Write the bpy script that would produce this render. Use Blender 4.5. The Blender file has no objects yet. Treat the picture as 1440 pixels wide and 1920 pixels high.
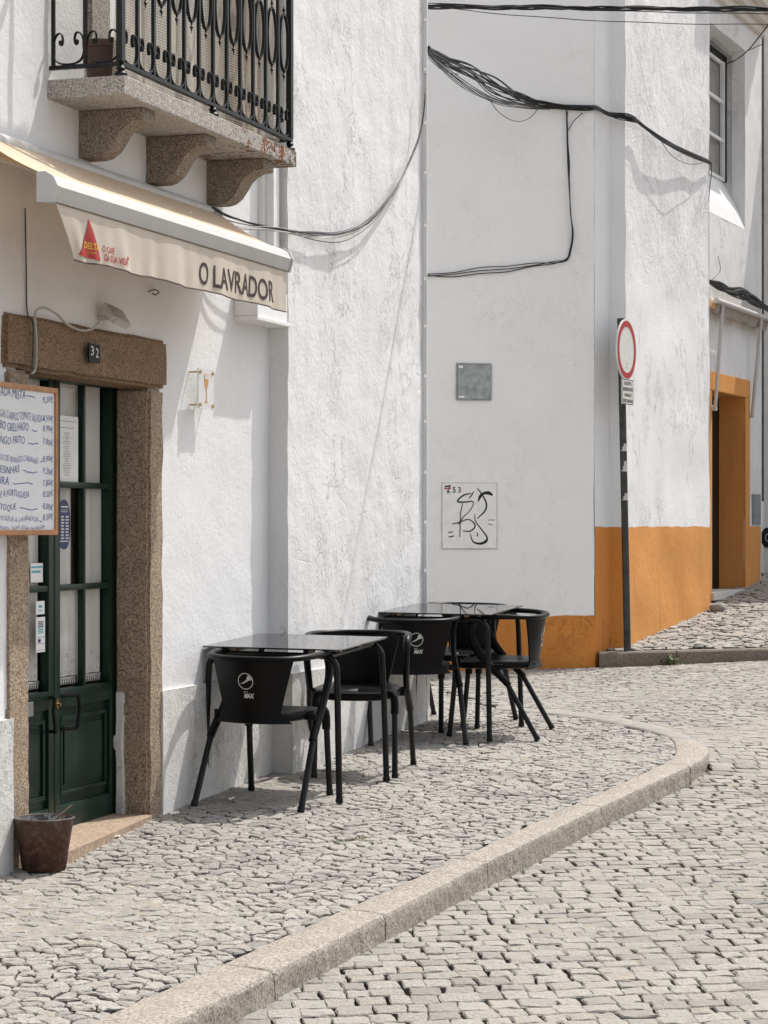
import bpy, bmesh, math, random
from mathutils import Vector, noise
random.seed(7)
C = bpy.context.scene.collection
R = math.radians
PI = math.pi
# ------------------------------------------------------------------ camera, sky, sun, exposure
FPX, CX, HY, ZC = 4270.0, 720.0, 984.0, 1.34
cam = bpy.data.cameras.new('camera'); camo = bpy.data.objects.new('camera', cam); C.objects.link(camo)
camo.location = (0, 0, ZC); camo.rotation_euler = (R(90), 0, 0)
cam.sensor_fit = 'VERTICAL'; cam.sensor_height = 36; cam.lens = 36*FPX/1920
cam.shift_y = (HY-960)/1920
cam.clip_start = .1; cam.clip_end = 500
bpy.context.scene.camera = camo
SUN_AZ, SUN_EL = R(43.5), R(59)          # azimuth clockwise from +Y
SV = Vector((math.sin(SUN_AZ)*math.cos(SUN_EL), math.cos(SUN_AZ)*math.cos(SUN_EL), math.sin(SUN_EL)))
w = bpy.data.worlds.new('World'); bpy.context.scene.world = w; w.use_nodes = True
nt = w.node_tree; bg = nt.nodes['Background']
sk = nt.nodes.new('ShaderNodeTexSky'); sk.sky_type = 'NISHITA'; sk.sun_disc = False
sk.sun_elevation = SUN_EL; sk.sun_rotation = SUN_AZ; sk.dust_density = 4.0; sk.air_density = 1.0; sk.ozone_density = .6
hs_ = nt.nodes.new('ShaderNodeHueSaturation'); hs_.inputs['Saturation'].default_value = .38
nt.links.new(sk.outputs[0], hs_.inputs['Color']); nt.links.new(hs_.outputs[0], bg.inputs[0]); bg.inputs[1].default_value = .135
sl = bpy.data.lights.new('sun', 'SUN'); sl.energy = 2.9; sl.angle = R(.5); sl.color = (1, .968, .925)
so = bpy.data.objects.new('sun', sl); C.objects.link(so); so.rotation_euler = (-SV).to_track_quat('-Z', 'Y').to_euler(); so.location = (5, 5, 12)
vs = bpy.context.scene.view_settings
vs.view_transform = 'Standard'; vs.look = 'None'; vs.gamma = 1; vs.use_curve_mapping = False; vs.exposure = 0.55

# ------------------------------------------------------------------ material helpers
class NT:
    def __init__(s, name):
        s.m = bpy.data.materials.new(name); s.m.use_nodes = True; s.t = s.m.node_tree
        s.b = s.t.nodes['Principled BSDF']; s.o = s.t.nodes['Material Output']
        s.tc = s.t.nodes.new('ShaderNodeTexCoord').outputs['Object']
    def L(s, a, b): s.t.links.new(a, b)
    def val(s, inp, v):
        if hasattr(v, 'links') or isinstance(v, bpy.types.NodeSocket): s.L(v, inp)
        else: inp.default_value = v
    def noise(s, scale, detail=4, rough=.55, dist=0, vec=None):
        n = s.t.nodes.new('ShaderNodeTexNoise'); n.inputs['Scale'].default_value = scale; n.inputs['Detail'].default_value = detail
        n.inputs['Roughness'].default_value = rough; n.inputs['Distortion'].default_value = dist
        s.L(vec if vec is not None else s.tc, n.inputs['Vector']); return n.outputs[0]
    def vor(s, scale, feat='F1', vec=None, rnd=1):
        n = s.t.nodes.new('ShaderNodeTexVoronoi'); n.feature = feat; n.inputs['Scale'].default_value = scale; n.inputs['Randomness'].default_value = rnd
        s.L(vec if vec is not None else s.tc, n.inputs['Vector']); return n
    def mapping(s, scale=(1, 1, 1), rot=(0, 0, 0)):
        n = s.t.nodes.new('ShaderNodeMapping'); n.inputs['Scale'].default_value = scale; n.inputs['Rotation'].default_value = rot
        s.L(s.tc, n.inputs[0]); return n.outputs[0]
    def ramp(s, fac, stops, interp='LINEAR'):
        n = s.t.nodes.new('ShaderNodeValToRGB'); n.color_ramp.interpolation = interp
        e = n.color_ramp.elements
        while len(e) < len(stops): e.new(.5)
        for el, (p, c) in zip(e, stops):
            el.position = p; el.color = (c, c, c, 1) if isinstance(c, (int, float)) else (*c, 1)
        s.L(fac, n.inputs[0]); return n.outputs[0]
    def mix(s, f, a, b, mode='MIX'):
        n = s.t.nodes.new('ShaderNodeMix'); n.data_type = 'RGBA'; n.blend_type = mode
        s.val(n.inputs[0], f)
        for i, v in ((6, a), (7, b)):
            s.val(n.inputs[i], (*v, 1) if isinstance(v, tuple) and len(v) == 3 else v)
        return n.outputs[2]
    def math(s, op, a, b=0, c=None, clamp=False):
        n = s.t.nodes.new('ShaderNodeMath'); n.operation = op; n.use_clamp = clamp; s.val(n.inputs[0], a); s.val(n.inputs[1], b)
        if c is not None: s.val(n.inputs[2], c)
        return n.outputs[0]
    def bump(s, h, strength=1, dist=.01, prev=None):
        n = s.t.nodes.new('ShaderNodeBump'); n.inputs['Strength'].default_value = strength; n.inputs['Distance'].default_value = dist
        s.L(h, n.inputs['Height'])
        if prev is not None: s.L(prev, n.inputs['Normal'])
        s.L(n.outputs[0], s.b.inputs['Normal']); return n.outputs[0]
    def set(s, base=None, rough=None, metal=None, spec=None, coat=None):
        for k, v in (('Base Color', base), ('Roughness', rough), ('Metallic', metal), ('Specular IOR Level', spec), ('Coat Weight', coat)):
            if v is not None: s.val(s.b.inputs[k], (*v, 1) if isinstance(v, tuple) and len(v) == 3 else v)
        return s.m

def plaster(name, c0, c1, grain=.0015, lump=.006, flake=.0, stain=None, fscale=3.0, zm=False):
    n = NT(name)
    if zm:
        sx = n.t.nodes.new('ShaderNodeSeparateXYZ'); n.L(n.tc, sx.inputs[0])
        up_ = n.ramp(n.math('ADD', n.math('MULTIPLY', sx.outputs[2], 1/7), n.math('MULTIPLY', n.noise(2.5, 4, .6), .12)), [(.55, .22), (.60, 1)])
    big = n.noise(1.3, 5, .6); med = n.noise(9, 5, .6); fine = n.noise(130, 3, .6)
    col = n.mix(n.ramp(big, [(.35, 0), (.65, 1)]), c0, c1)
    col = n.mix(n.math('MULTIPLY', n.ramp(fine, [(.4, 0), (.62, 1)]), .10), col, tuple(x*.72 for x in c0))
    if stain:
        m = n.noise(2.2, 6, .7, .4, n.mapping((3, 3, .35)))
        col = n.mix(n.math('MULTIPLY', n.ramp(m, [(.5, 0), (.72, 1)]), .5), col, stain)
    n.set(col, .92, spec=.25)
    h = n.bump(n.math('MULTIPLY', med, up_) if zm else med, 1, lump)
    if flake:
        f = n.noise(fscale*1.6, 9, .72, .5, n.mapping((1.1, 1.1, .8)))
        mk = n.ramp(n.noise(1.7, 3, .5, 0, n.mapping((1, 1, .6), (1, 2, 0))), [(.47, 0), (.56, 1)])
        st = n.math('MULTIPLY', n.ramp(f, [(.535, 0), (.545, 1), (.60, .9), (.612, .35)]), mk)
        h = n.bump(st, 1, flake, h)
        cr = n.vor(2.1, 'DISTANCE_TO_EDGE', n.mapping((1.3, 1.3, .7))).outputs[0]
        h = n.bump(n.math('MULTIPLY', n.ramp(n.math('ADD', cr, n.math('MULTIPLY', n.noise(14, 6, .7), .03)), [(.016, 0), (.024, 1)]), 1), .7, .0012, h)
    g_ = n.noise(38, 5, .7); h = n.bump(n.math('MULTIPLY', g_, up_) if zm else g_, 1, grain*2.2, h)
    n.bump(fine, 1, grain, h)
    return n.m
def simple(name, col, rough=.5, metal=0, spec=.5, bump=0, bscale=60, var=.12, vscale=8, coat=0):
    n = NT(name)
    nz = n.noise(vscale, 6, .65)
    c = n.mix(n.ramp(nz, [(.35, 0), (.68, 1)]), tuple(max(0, x*(1-var)) for x in col), tuple(min(1, x*(1+var)) for x in col))
    n.set(c, rough, metal, spec, coat)
    if bump: n.bump(n.noise(bscale, 5, .65), 1, bump)
    return n.m
def granite(name, light, mid, dark, sc=90, bump=.003, rust=False):
    n = NT(name)
    a = n.noise(sc, 3, .7); b = n.noise(sc*.12, 6, .6); v = n.vor(sc*1.3).outputs['Color']
    sep = n.t.nodes.new('ShaderNodeSeparateColor'); n.L(v, sep.inputs[0])
    c = n.ramp(a, [(.33, dark), (.47, mid), (.6, light)])
    c = n.mix(n.ramp(sep.outputs[0], [(.78, 0), (.84, .8)]), c, dark)
    c = n.mix(n.ramp(b, [(.35, 0), (.7, .55)]), c, tuple(x*.72 for x in mid))
    if rust:
        sx = n.t.nodes.new('ShaderNodeSeparateXYZ'); n.L(n.tc, sx.inputs[0])
        g = n.math('MULTIPLY_ADD', sx.outputs[0], .13, -.175)
        r = n.math('ADD', n.noise(14, 8, .7, .6), g)
        c = n.mix(n.ramp(r, [(.575, 0), (.61, .95)]), c, (.19, .062, .014))
        r2 = n.math('ADD', n.noise(30, 4, .7, .6), g)
        c = n.mix(n.ramp(r2, [(.59, 0), (.62, .8)]), c, (.03, .025, .02))
    n.set(c, .88, spec=.3)
    h = n.bump(a, 1, bump*.6)
    n.bump(n.noise(sc*.35, 6, .7), 1, bump*2, h)
    return n.m
M = {}
M['white'] = plaster('white plaster', (.745, .75, .75), (.80, .803, .803), .0012, .004, 0)
M['white2'] = plaster('old limewash', (.715, .718, .715), (.775, .778, .775), .0016, .007, .0030, (.60, .585, .56), 2.6)
M['rough'] = plaster('rough limewash', (.80, .80, .80), (.87, .87, .87), .0060, .020, .0045, None, 3.0, True)
M['grey'] = plaster('grey white render', (.865, .862, .85), (.895, .892, .88), .0012, .004, .0010)
M['plinth'] = plaster('stained plinth', (.62, .61, .585), (.72, .71, .69), .0022, .007, .003, (.36, .33, .28))
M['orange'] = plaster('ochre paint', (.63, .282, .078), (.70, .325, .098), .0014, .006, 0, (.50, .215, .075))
M['orange_shaded'] = plaster('shaded ochre paint', (.60, .228, .050), (.66, .262, .062), .0018, .012, .003, (.52, .19, .05))  # ochre paint again, its colour darkened for the wall faces turned from the sun
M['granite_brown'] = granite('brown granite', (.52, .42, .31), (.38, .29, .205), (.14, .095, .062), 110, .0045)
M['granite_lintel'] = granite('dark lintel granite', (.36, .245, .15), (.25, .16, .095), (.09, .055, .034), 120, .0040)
M['granite_grey'] = granite('speckled grey granite', (.62, .585, .53), (.41, .375, .335), (.12, .10, .09), 140, .001, True)
M['granite_corbel'] = granite('corbel granite', (.42, .355, .285), (.27, .22, .17), (.08, .063, .05), 150, .0016)
M['kerb'] = granite('kerb granite', (.49, .445, .385), (.38, .34, .29), (.20, .175, .145), 95, .006)
M['black_plastic'] = simple('black plastic', (.0025, .0025, .003), .36, 0, .16, .0003, 500, .1)
M['black_tube'] = simple('black painted tube', (.0035, .0035, .004), .34, 0, .32, .0002, 300, .2)
M['iron'] = simple('black wrought iron', (.004, .006, .0055), .45, 0, .35, .0008, 120, .3, 20)
M['green'] = simple('dark green gloss paint', (.003, .021, .0125), .34, 0, .4, .0006, 40, .25, 5)
M['green_black'] = simple('near black green paint', (.0015, .004, .003), .5, 0, .25, .0004, 40, .2)
M['paper'] = simple('paper', (.78, .78, .76), .7, 0, .3, 0, 1, .05)
M['white_metal'] = simple('white lacquered metal', (.50, .49, .47), .5, 0, .5, .0003, 60, .05)
M['white_paint'] = simple('white paint', (.80, .80, .79), .5, 0, .4, .0005, 60, .05)
M['grey_metal'] = simple('galvanised metal', (.30, .32, .33), .55, .5, .5, .0005, 30, .22, 14)
M['steel'] = simple('steel', (.5, .5, .5), .35, 1, .5, .0002, 50, .1)
M['brass'] = simple('brass', (.55, .40, .20), .3, 1, .5, .0002, 50, .1)
M['pole'] = simple('dark grey pole', (.055, .058, .055), .6, .3, .4, .0008, 60, .4, 10)
M['cable'] = simple('black cable', (.012, .012, .012), .5, 0, .4, 0, 1, .2)
M['cable_grey'] = simple('pale cable', (.42, .40, .37), .5, 0, .4, 0, 1, .2)
M['red'] = simple('red film', (.42, .012, .016), .4, 0, .5, 0, 1, .08)
M['signwhite'] = simple('sign white', (.66, .655, .62), .45, 0, .5, 0, 1, .08, 30)
M['ink'] = simple('black ink', (.012, .012, .012), .55, 0, .4, 0, 1, .1)
M['brown_ink'] = simple('dark brown print', (.040, .018, .020), .6, 0, .4, 0, 1, .1)
M['blue_ink'] = simple('blue marker ink', (.05, .10, .30), .5, 0, .4, 0, 1, .2)
M['yellow'] = simple('yellow print', (.75, .42, .05), .5, 0, .4, 0, 1, .05)
M['blue'] = simple('blue sticker', (.012, .022, .11), .4, 0, .5, 0, 1, .1)
M['teal'] = simple('teal print', (.10, .40, .45), .5, 0, .4, 0, 1, .1)
M['logo'] = simple('pale grey print', (.55, .55, .54), .5, 0, .4, 0, 1, .1)
M['board'] = simple('white board', (.70, .71, .73), .3, 0, .5, 0, 1, .04)
M['wood'] = simple('varnished wood', (.42, .19, .07), .45, 0, .5, .0006, 70, .25, 12)
M['pot'] = simple('brown pot', (.11, .065, .05), .6, 0, .4, .0003, 60, .15)
M['orange_print'] = simple('orange print', (.62, .27, .07), .5, 0, .4, 0, 1, .1)
M['cork'] = simple('tan pad', (.40, .29, .18), .7, 0, .3, 0, 1, .15)
M['leaf'] = simple('leaf', (.12, .16, .05), .6, 0, .3, 0, 1, .35, 30)
M['step'] = granite('worn step stone', (.46, .36, .27), (.38, .28, .20), (.24, .17, .12), 60, .0015)
M['dark'] = simple('dark interior', (.02, .019, .017), .8, 0, .2, 0, 1, .2)
M['marble'] = simple('pale threshold stone', (.62, .60, .56), .6, 0, .4, .0006, 50, .1)

def mk_stone(name, c, sandy):
    n = NT(name)
    at = n.t.nodes.new('ShaderNodeAttribute'); at.attribute_name = 'tone'
    ramp = n.ramp(at.outputs['Fac'], [(0, (.035, .029, .024)), (.05, (.045, .037, .030)), (.10, tuple(x*.68 for x in c)), (.38, tuple(x*.95 for x in c)), (.6, (c[0]*1.05, c[1]*1.02, c[2]*.99)), (.9, tuple(x*1.18 for x in c)), (1, (c[0]*1.02, c[1]*.95, c[2]*.86))])
    f = n.noise(70, 4, .7); g = n.noise(230, 2, .6)
    col = n.mix(n.ramp(f, [(.36, .6), (.58, 0)]), ramp, tuple(x*.5 for x in c)); col = n.mix(n.ramp(n.noise(150, 3, .75), [(.40, .55), (.52, 0)]), col, tuple(x*.45 for x in c))
    col = n.mix(n.ramp(g, [(.50, 0), (.66, .35)]), col, tuple(min(1, x*1.5) for x in c))
    dust = n.noise(1.1, 5, .6)
    col = n.mix(n.ramp(dust, [(.45, 0), (.72, .45)]), col, sandy)
    n.set(col, .85, spec=.3)
    h = n.bump(n.noise(24, 4, .6), 1, .008); h = n.bump(f, 1, .006, h); n.bump(g, 1, .0008, h)
    return n.m
M['sett'] = mk_stone('granite setts', (.325, .307, .278), (.385, .35, .30))
M['cobble'] = mk_stone('small granite cobbles', (.355, .337, .310), (.40, .365, .315))
n = NT('joint sand'); at = n.t.nodes.new('ShaderNodeAttribute'); at.attribute_name = 'tone'
c = n.mix(n.ramp(n.noise(60, 5, .7), [(.35, 0), (.65, 1)]), (.018, .014, .011), (.065, .052, .040))
c = n.mix(n.ramp(at.outputs['Fac'], [(.45, 0), (.9, 1)]), c, n.mix(n.ramp(n.noise(40, 6, .7), [(.3, 0), (.7, 1)]), (.25, .225, .19), (.36, .33, .285)))
n.set(c, .95, spec=.1); n.bump(n.noise(120, 4, .7), 1, .004); M['sand'] = n.m
n = NT('street earth'); n.set(n.mix(n.ramp(n.noise(3, 6, .7), [(.3, 0), (.7, 1)]), (.24, .21, .18), (.33, .30, .27)), .95, spec=.1); M['earth'] = n.m
n = NT('cement strip'); n.set(n.mix(n.ramp(n.noise(9, 8, .7), [(.35, 0), (.65, 1)]), (.235, .22, .198), (.325, .305, .275)), .9, spec=.2)
n.bump(n.noise(60, 6, .7), 1, .004); M['cement'] = n.m
n = NT('rusty bucket')
sx = n.t.nodes.new('ShaderNodeSeparateXYZ'); n.L(n.tc, sx.inputs[0])
f = n.math('ADD', n.math('MULTIPLY', sx.outputs[2], 2.6), n.math('MULTIPLY', n.noise(13, 8, .7), .9))
c = n.ramp(f, [(.45, (.030, .010, .007)), (.75, (.065, .026, .014)), (.97, (.08, .05, .038)), (1, (.11, .10, .09))])
c = n.mix(n.ramp(n.noise(40, 6, .7), [(.5, 0), (.7, .5)]), c, (.22, .13, .09))
n.set(c, .7, .25, .4); n.bump(n.noise(50, 6, .7), 1, .001); M['bucket'] = n.m
n = NT('zinc inside'); n.set(n.ramp(n.noise(24, 6, .7, .8), [(.42, (.10, .10, .10)), (.5, (.42, .43, .43)), (.62, (.2, .19, .18))]), .5, .6); M['zinc'] = n.m
def cloth(name, col, trans, tmix, weave=900, bump=.0004):
    n = NT(name); n.set(n.mix(n.ramp(n.noise(6, 5, .6), [(.35, 0), (.7, 1)]), tuple(x*.9 for x in col), col), .85, spec=.15)
    nb = n.bump(n.noise(weave, 2, .5), 1, bump)
    tr = n.t.nodes.new('ShaderNodeBsdfTranslucent'); tr.inputs[0].default_value = (*trans, 1)
    mx = n.t.nodes.new('ShaderNodeMixShader'); mx.inputs[0].default_value = tmix
    n.L(n.b.outputs[0], mx.inputs[1]); n.L(tr.outputs[0], mx.inputs[2]); n.L(mx.outputs[0], n.o.inputs[0]); return n.m
M['canvas'] = cloth('cream canvas', (.80, .72, .58), (.88, .62, .32), .42)
M['valance'] = cloth('cream valance', (.70, .635, .54), (.78, .64, .48), .2)
M['curtain'] = cloth('white curtain', (.88, .86, .81), (.8, .78, .72), .25, 400, .0008)
def netmat(name, col, pitch, thick):
    n = NT(name); n.set(col, .8, spec=.2)
    sx = n.t.nodes.new('ShaderNodeSeparateXYZ'); n.L(n.tc, sx.inputs[0])
    a = n.math('LESS_THAN', n.math('FRACT', n.math('MULTIPLY', sx.outputs[0], 1/pitch)), thick)
    b = n.math('LESS_THAN', n.math('FRACT', n.math('MULTIPLY', sx.outputs[2], 1/pitch)), thick)
    n.L(n.math('MAXIMUM', a, b), n.b.inputs['Alpha']); return n.m
M['net'] = netmat('beige shade net', (.46, .40, .32), .012, .50)
n = NT('smoked glass top'); n.set((.012, .012, .013), .012, 0, .6); n.b.inputs['IOR'].default_value = 1.75; M['smoked'] = n.m
def thin(name, tint, rough=.02):
    n = NT(name); t = n.t
    tr = t.nodes.new('ShaderNodeBsdfTransparent'); tr.inputs[0].default_value = (*tint, 1)
    gl = t.nodes.new('ShaderNodeBsdfGlossy'); gl.inputs['Roughness'].default_value = rough
    mx = t.nodes.new('ShaderNodeMixShader'); mx.inputs[0].default_value = .045; n.L(tr.outputs[0], mx.inputs[1]); n.L(gl.outputs[0], mx.inputs[2])
    n.L(mx.outputs[0], n.o.inputs[0]); return n.m
M['glass'] = thin('window glass', (.98, .98, .98))
n = NT('frosted acrylic'); t = n.t; n.set((.80, .80, .79), .25)
tr = t.nodes.new('ShaderNodeBsdfTransparent'); tr.inputs[0].default_value = (.95, .95, .95, 1); mx = t.nodes.new('ShaderNodeMixShader'); mx.inputs[0].default_value = .3
n.L(n.b.outputs[0], mx.inputs[1]); n.L(tr.outputs[0], mx.inputs[2]); n.L(mx.outputs[0], n.o.inputs[0]); M['acrylic'] = n.m

# ------------------------------------------------------------------ frames and mesh helpers
class Frame:
    """wall frame: s along the wall, q out of the wall, z up; local axes (s, -q, z)"""
    def __init__(f, X, Y, ang):
        f.O = Vector((X, Y)); f.a = ang; f.d = Vector((math.cos(ang), math.sin(ang))); f.n = Vector((math.sin(ang), -math.cos(ang)))
    def ray(f, px, q=0):
        r = Vector(((px-CX)/FPX, 1)); t = (f.O+f.n*q).dot(f.n)/r.dot(f.n); return r*t, t
    def s(f, px, q=0): p, t = f.ray(px, q); return (p-f.O-f.n*q).dot(f.d)
    def z(f, px, py, q=0): p, t = f.ray(px, q); return ZC+(HY-py)/FPX*t
    def sz(f, px, py, q=0): return f.s(px, q), f.z(px, py, q)
    def w(f, s, q, z): p = f.O+f.d*s+f.n*q; return Vector((p.x, p.y, z))
WORLD = Frame(0, 0, 0)
kF = -4.583
FA = Frame(kF+.3302*10, 10, math.atan2(.9495, .3135))           # cafe facade
class MB:
    def __init__(s, fr=None, base=(0, 0, 0)): s.v = []; s.f = []; s.fr = fr; s.base = base; s.tone = None; s.mi = None
    def V(s, x, q, z):
        s.v.append((x, -q, z) if s.fr else (x, q, z)); return len(s.v)-1
    def quad(s, *p): i = [s.V(*a) for a in p]; s.f.append(i)
    def box(s, x0, x1, y0, y1, z0, z1, jit=0):
        p = []
        for z in (z0, z1):
            for x, y in ((x0, y0), (x1, y0), (x1, y1), (x0, y1)):
                p.append(s.V(x+random.uniform(-jit, jit), y+random.uniform(-jit, jit), z+random.uniform(-jit, jit)))
        a, b, c, d, e, f, g, h = p
        s.f += [[a, d, c, b], [e, f, g, h], [a, b, f, e], [b, c, g, f], [c, d, h, g], [d, a, e, h]]
    def bbox(s, x0, x1, y0, y1, z0, z1, b=.004):
        """box with chamfered edges"""
        bm = bmesh.new(); bmesh.ops.create_cube(bm, size=1)
        for v in bm.verts: v.co = Vector((x0+(v.co.x+.5)*(x1-x0), y0+(v.co.y+.5)*(y1-y0), z0+(v.co.z+.5)*(z1-z0)))
        bmesh.ops.bevel(bm, geom=list(bm.edges), offset=min(b, .45*min(abs(x1-x0), abs(y1-y0), abs(z1-z0))), segments=2, affect='EDGES', profile=.6)
        s.bm(bm)
    def bm(s, bm, keep=False):
        bm.verts.ensure_lookup_table(); o = len(s.v); bm.verts.index_update()
        for v in bm.verts: s.V(*v.co)
        for f in bm.faces: s.f.append([o+v.index for v in f.verts])
        if not keep: bm.free()
    def prism(s, pts, h0, h1, axis='z'):
        """pts (a,b) polygon; extruded along axis"""
        def m(a, b, h): return {'z': (a, b, h), 'y': (a, h, b), 'x': (h, a, b)}[axis]
        A = [s.V(*m(a, b, h0)) for a, b in pts]; B = [s.V(*m(a, b, h1)) for a, b in pts]; n = len(pts)
        s.f.append(A[::-1]); s.f.append(B)
        for i in range(n): s.f.append([A[i], A[(i+1) % n], B[(i+1) % n], B[i]])
    def tube(s, pts, r, n=8, rb=None, cap=True, up=None):
        """sweep; r radius (scalar/list) across, rb second radius (flat straps)"""
        P = [Vector(p) for p in pts]; N = len(P)
        r = r if isinstance(r, (list, tuple)) else [r]*N
        rb = r if rb is None else (rb if isinstance(rb, (list, tuple)) else [rb]*N)
        T = [(P[min(i+1, N-1)]-P[max(i-1, 0)]).normalized() for i in range(N)]
        u = Vector(up) if up else (Vector((0, 0, 1)) if abs(T[0].z) < .9 else Vector((1, 0, 0)))
        u = (u-T[0]*u.dot(T[0])).normalized(); rings = []
        for i in range(N):
            u = (u-T[i]*u.dot(T[i])).normalized(); v = T[i].cross(u)
            rings.append([s.V(*(P[i]+u*(math.cos(2*PI*k/n)*r[i])+v*(math.sin(2*PI*k/n)*rb[i]))) for k in range(n)])
        for a, b in zip(rings, rings[1:]):
            for k in range(n): s.f.append([a[k], a[(k+1) % n], b[(k+1) % n], b[k]])
        if cap: s.f.append(rings[0][::-1]); s.f.append(rings[-1])
    def lathe(s, prof, cx, cy, n=24, sx=1, sy=1, cap=False):
        rings = [[s.V(cx+r*math.cos(2*PI*k/n)*sx, cy+r*math.sin(2*PI*k/n)*sy, z) for k in range(n)] for r, z in prof]
        for a, b in zip(rings, rings[1:]):
            for k in range(n): s.f.append([a[k], a[(k+1) % n], b[(k+1) % n], b[k]])
        if cap: s.f.append(rings[0][::-1]); s.f.append(rings[-1])
    def grid(s, nu, nv, fn, th=0):
        """fn(u,v)->(x,y,z), thickness th along normal"""
        P = [[Vector(fn(i/nu, j/nv)) for j in range(nv+1)] for i in range(nu+1)]
        a = [[s.V(*p) for p in row] for row in P]
        for i in range(nu):
            for j in range(nv): s.f.append([a[i][j], a[i+1][j], a[i+1][j+1], a[i][j+1]])
        if th:
            b = []
            for i in range(nu+1):
                row = []
                for j in range(nv+1):
                    du = P[min(i+1, nu)][j]-P[max(i-1, 0)][j]; dv = P[i][min(j+1, nv)]-P[i][max(j-1, 0)]
                    row.append(s.V(*(P[i][j]-du.cross(dv).normalized()*th)))
                b.append(row)
            for i in range(nu):
                for j in range(nv): s.f.append([b[i][j], b[i][j+1], b[i+1][j+1], b[i+1][j]])
                s.f.append([a[i][0], b[i][0], b[i+1][0], a[i+1][0]]); s.f.append([a[i][nv], a[i+1][nv], b[i+1][nv], b[i][nv]])
            for j in range(nv):
                s.f.append([a[0][j], a[0][j+1], b[0][j+1], b[0][j]]); s.f.append([a[nu][j], b[nu][j], b[nu][j+1], a[nu][j+1]])
    def add2d(s, vf, fn):
        o = len(s.v)
        for x, y in vf[0]: s.V(*fn(x, y))
        for f in vf[1]: s.f.append([o+i for i in f])
    def wavy(s, top, amp=.010):
        for i, (x, y, z) in enumerate(s.v):
            if z > top-.004: s.v[i] = (x, y, z+amp*nz(x, y, 4, 6)+amp*.5*nz(x, y, 5, 30))
    def build(s, name, mat, parent=None, label=None, cat=None, group=None, kind=None, smooth=None):
        me = bpy.data.meshes.new(name); b = s.base; bb = (b[0], -b[1], b[2]) if s.fr else b
        me.from_pydata([(x-bb[0], y-bb[1], z-bb[2]) for x, y, z in s.v], [], s.f)
        if s.tone: 
            at = me.attributes.new('tone', 'FLOAT', 'FACE'); at.data.foreach_set('value', s.tone)
        me.materials.append(M[mat] if isinstance(mat, str) else mat)
        o = bpy.data.objects.new(name, me); C.objects.link(o)
        if not s.tone:
            bm = bmesh.new(); bm.from_mesh(me); bmesh.ops.recalc_face_normals(bm, faces=bm.faces); bm.to_mesh(me); bm.free()
        if smooth: 
            me.polygons.foreach_set('use_smooth', [True]*len(me.polygons))
            if smooth is not True: me.set_sharp_from_angle(angle=R(smooth))
        if parent: o.parent = parent
        else:
            if s.fr: o.location = s.fr.w(*b); o.rotation_euler = (0, 0, s.fr.a)
            else: o.location = b
        tag(o, label, cat, group, kind); return o
def tag(o, label=None, cat=None, group=None, kind=None):
    for k, v in (('label', label), ('category', cat), ('group', group), ('kind', kind)):
        if v: o[k] = v
    return o
def thing(name, label, cat, fr=None, base=(0, 0, 0), rz=0, group=None):
    o = bpy.data.objects.new(name, None); C.objects.link(o); o.empty_display_size = .1
    if fr: o.location = fr.w(*base); o.rotation_euler = (0, 0, fr.a)
    else: o.location = base; o.rotation_euler = (0, 0, rz)
    return tag(o, label, cat, group)
def smoothpath(pts, sub=6):
    P = [Vector(p) for p in pts]; out = []
    for i in range(len(P)-1):
        a = P[max(i-1, 0)]; b = P[i]; c = P[i+1]; d = P[min(i+2, len(P)-1)]
        for k in range(sub):
            t = k/sub
            out.append(.5*((2*b)+(c-a)*t+(2*a-5*b+4*c-d)*t*t+(3*b-a-3*c+d)*t**3))
    out.append(P[-1]); return out
def smoothlist(v, sub=6):
    out = []
    for i in range(len(v)-1):
        for k in range(sub): out.append(v[i]+(v[i+1]-v[i])*k/sub)
    out.append(v[-1]); return out
def text2d(body, size=1, bold=0, xs=1, shear=0, align='LEFT', jit=0):
    cu = bpy.data.curves.new('t', 'FONT'); cu.body = body; cu.size = size; cu.offset = bold; cu.align_x = align; cu.shear = shear; cu.resolution_u = 3
    ob = bpy.data.objects.new('t', cu); C.objects.link(ob)
    bpy.context.view_layer.update()
    me = bpy.data.meshes.new_from_object(ob)
    v = [(p.co.x*xs, p.co.y) for p in me.vertices]; f = [list(p.vertices) for p in me.polygons]
    bpy.data.objects.remove(ob); bpy.data.curves.remove(cu); bpy.data.meshes.remove(me)
    return v, f
def stroke2d(pts, w, cap=True):
    """polyline ribbon"""
    P = [Vector(p) for p in smoothpath([(x, y, 0) for x, y in pts], 6)]; v = []; f = []
    W = w if isinstance(w, (list, tuple)) else [w]*len(pts)
    W = smoothlist(W, 6)
    for i, p in enumerate(P):
        t = (P[min(i+1, len(P)-1)]-P[max(i-1, 0)]).normalized(); nn = Vector((-t.y, t.x, 0))
        v += [tuple((p+nn*W[i]/2).xy), tuple((p-nn*W[i]/2).xy)]
        if i: k = len(v)-4; f.append([k, k+1, k+3, k+2])
    return v, f
def rect2d(x0, y0, x1, y1): return [(x0, y0), (x1, y0), (x1, y1), (x0, y1)], [[0, 1, 2, 3]]
def disc2d(cx, cy, rx, ry=None, n=32, r0=None):
    ry = ry or rx
    o = [(cx+rx*math.cos(2*PI*k/n), cy+ry*math.sin(2*PI*k/n)) for k in range(n)]
    if r0 is None: return o, [list(range(n))]
    i = [(cx+rx*r0*math.cos(2*PI*k/n), cy+ry*r0*math.sin(2*PI*k/n)) for k in range(n)]
    return o+i, [[k, (k+1) % n, n+(k+1) % n, n+k] for k in range(n)]
def nz(x, y, z, sc=1): return noise.noise(Vector((x*sc, y*sc, z*sc)))
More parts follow.
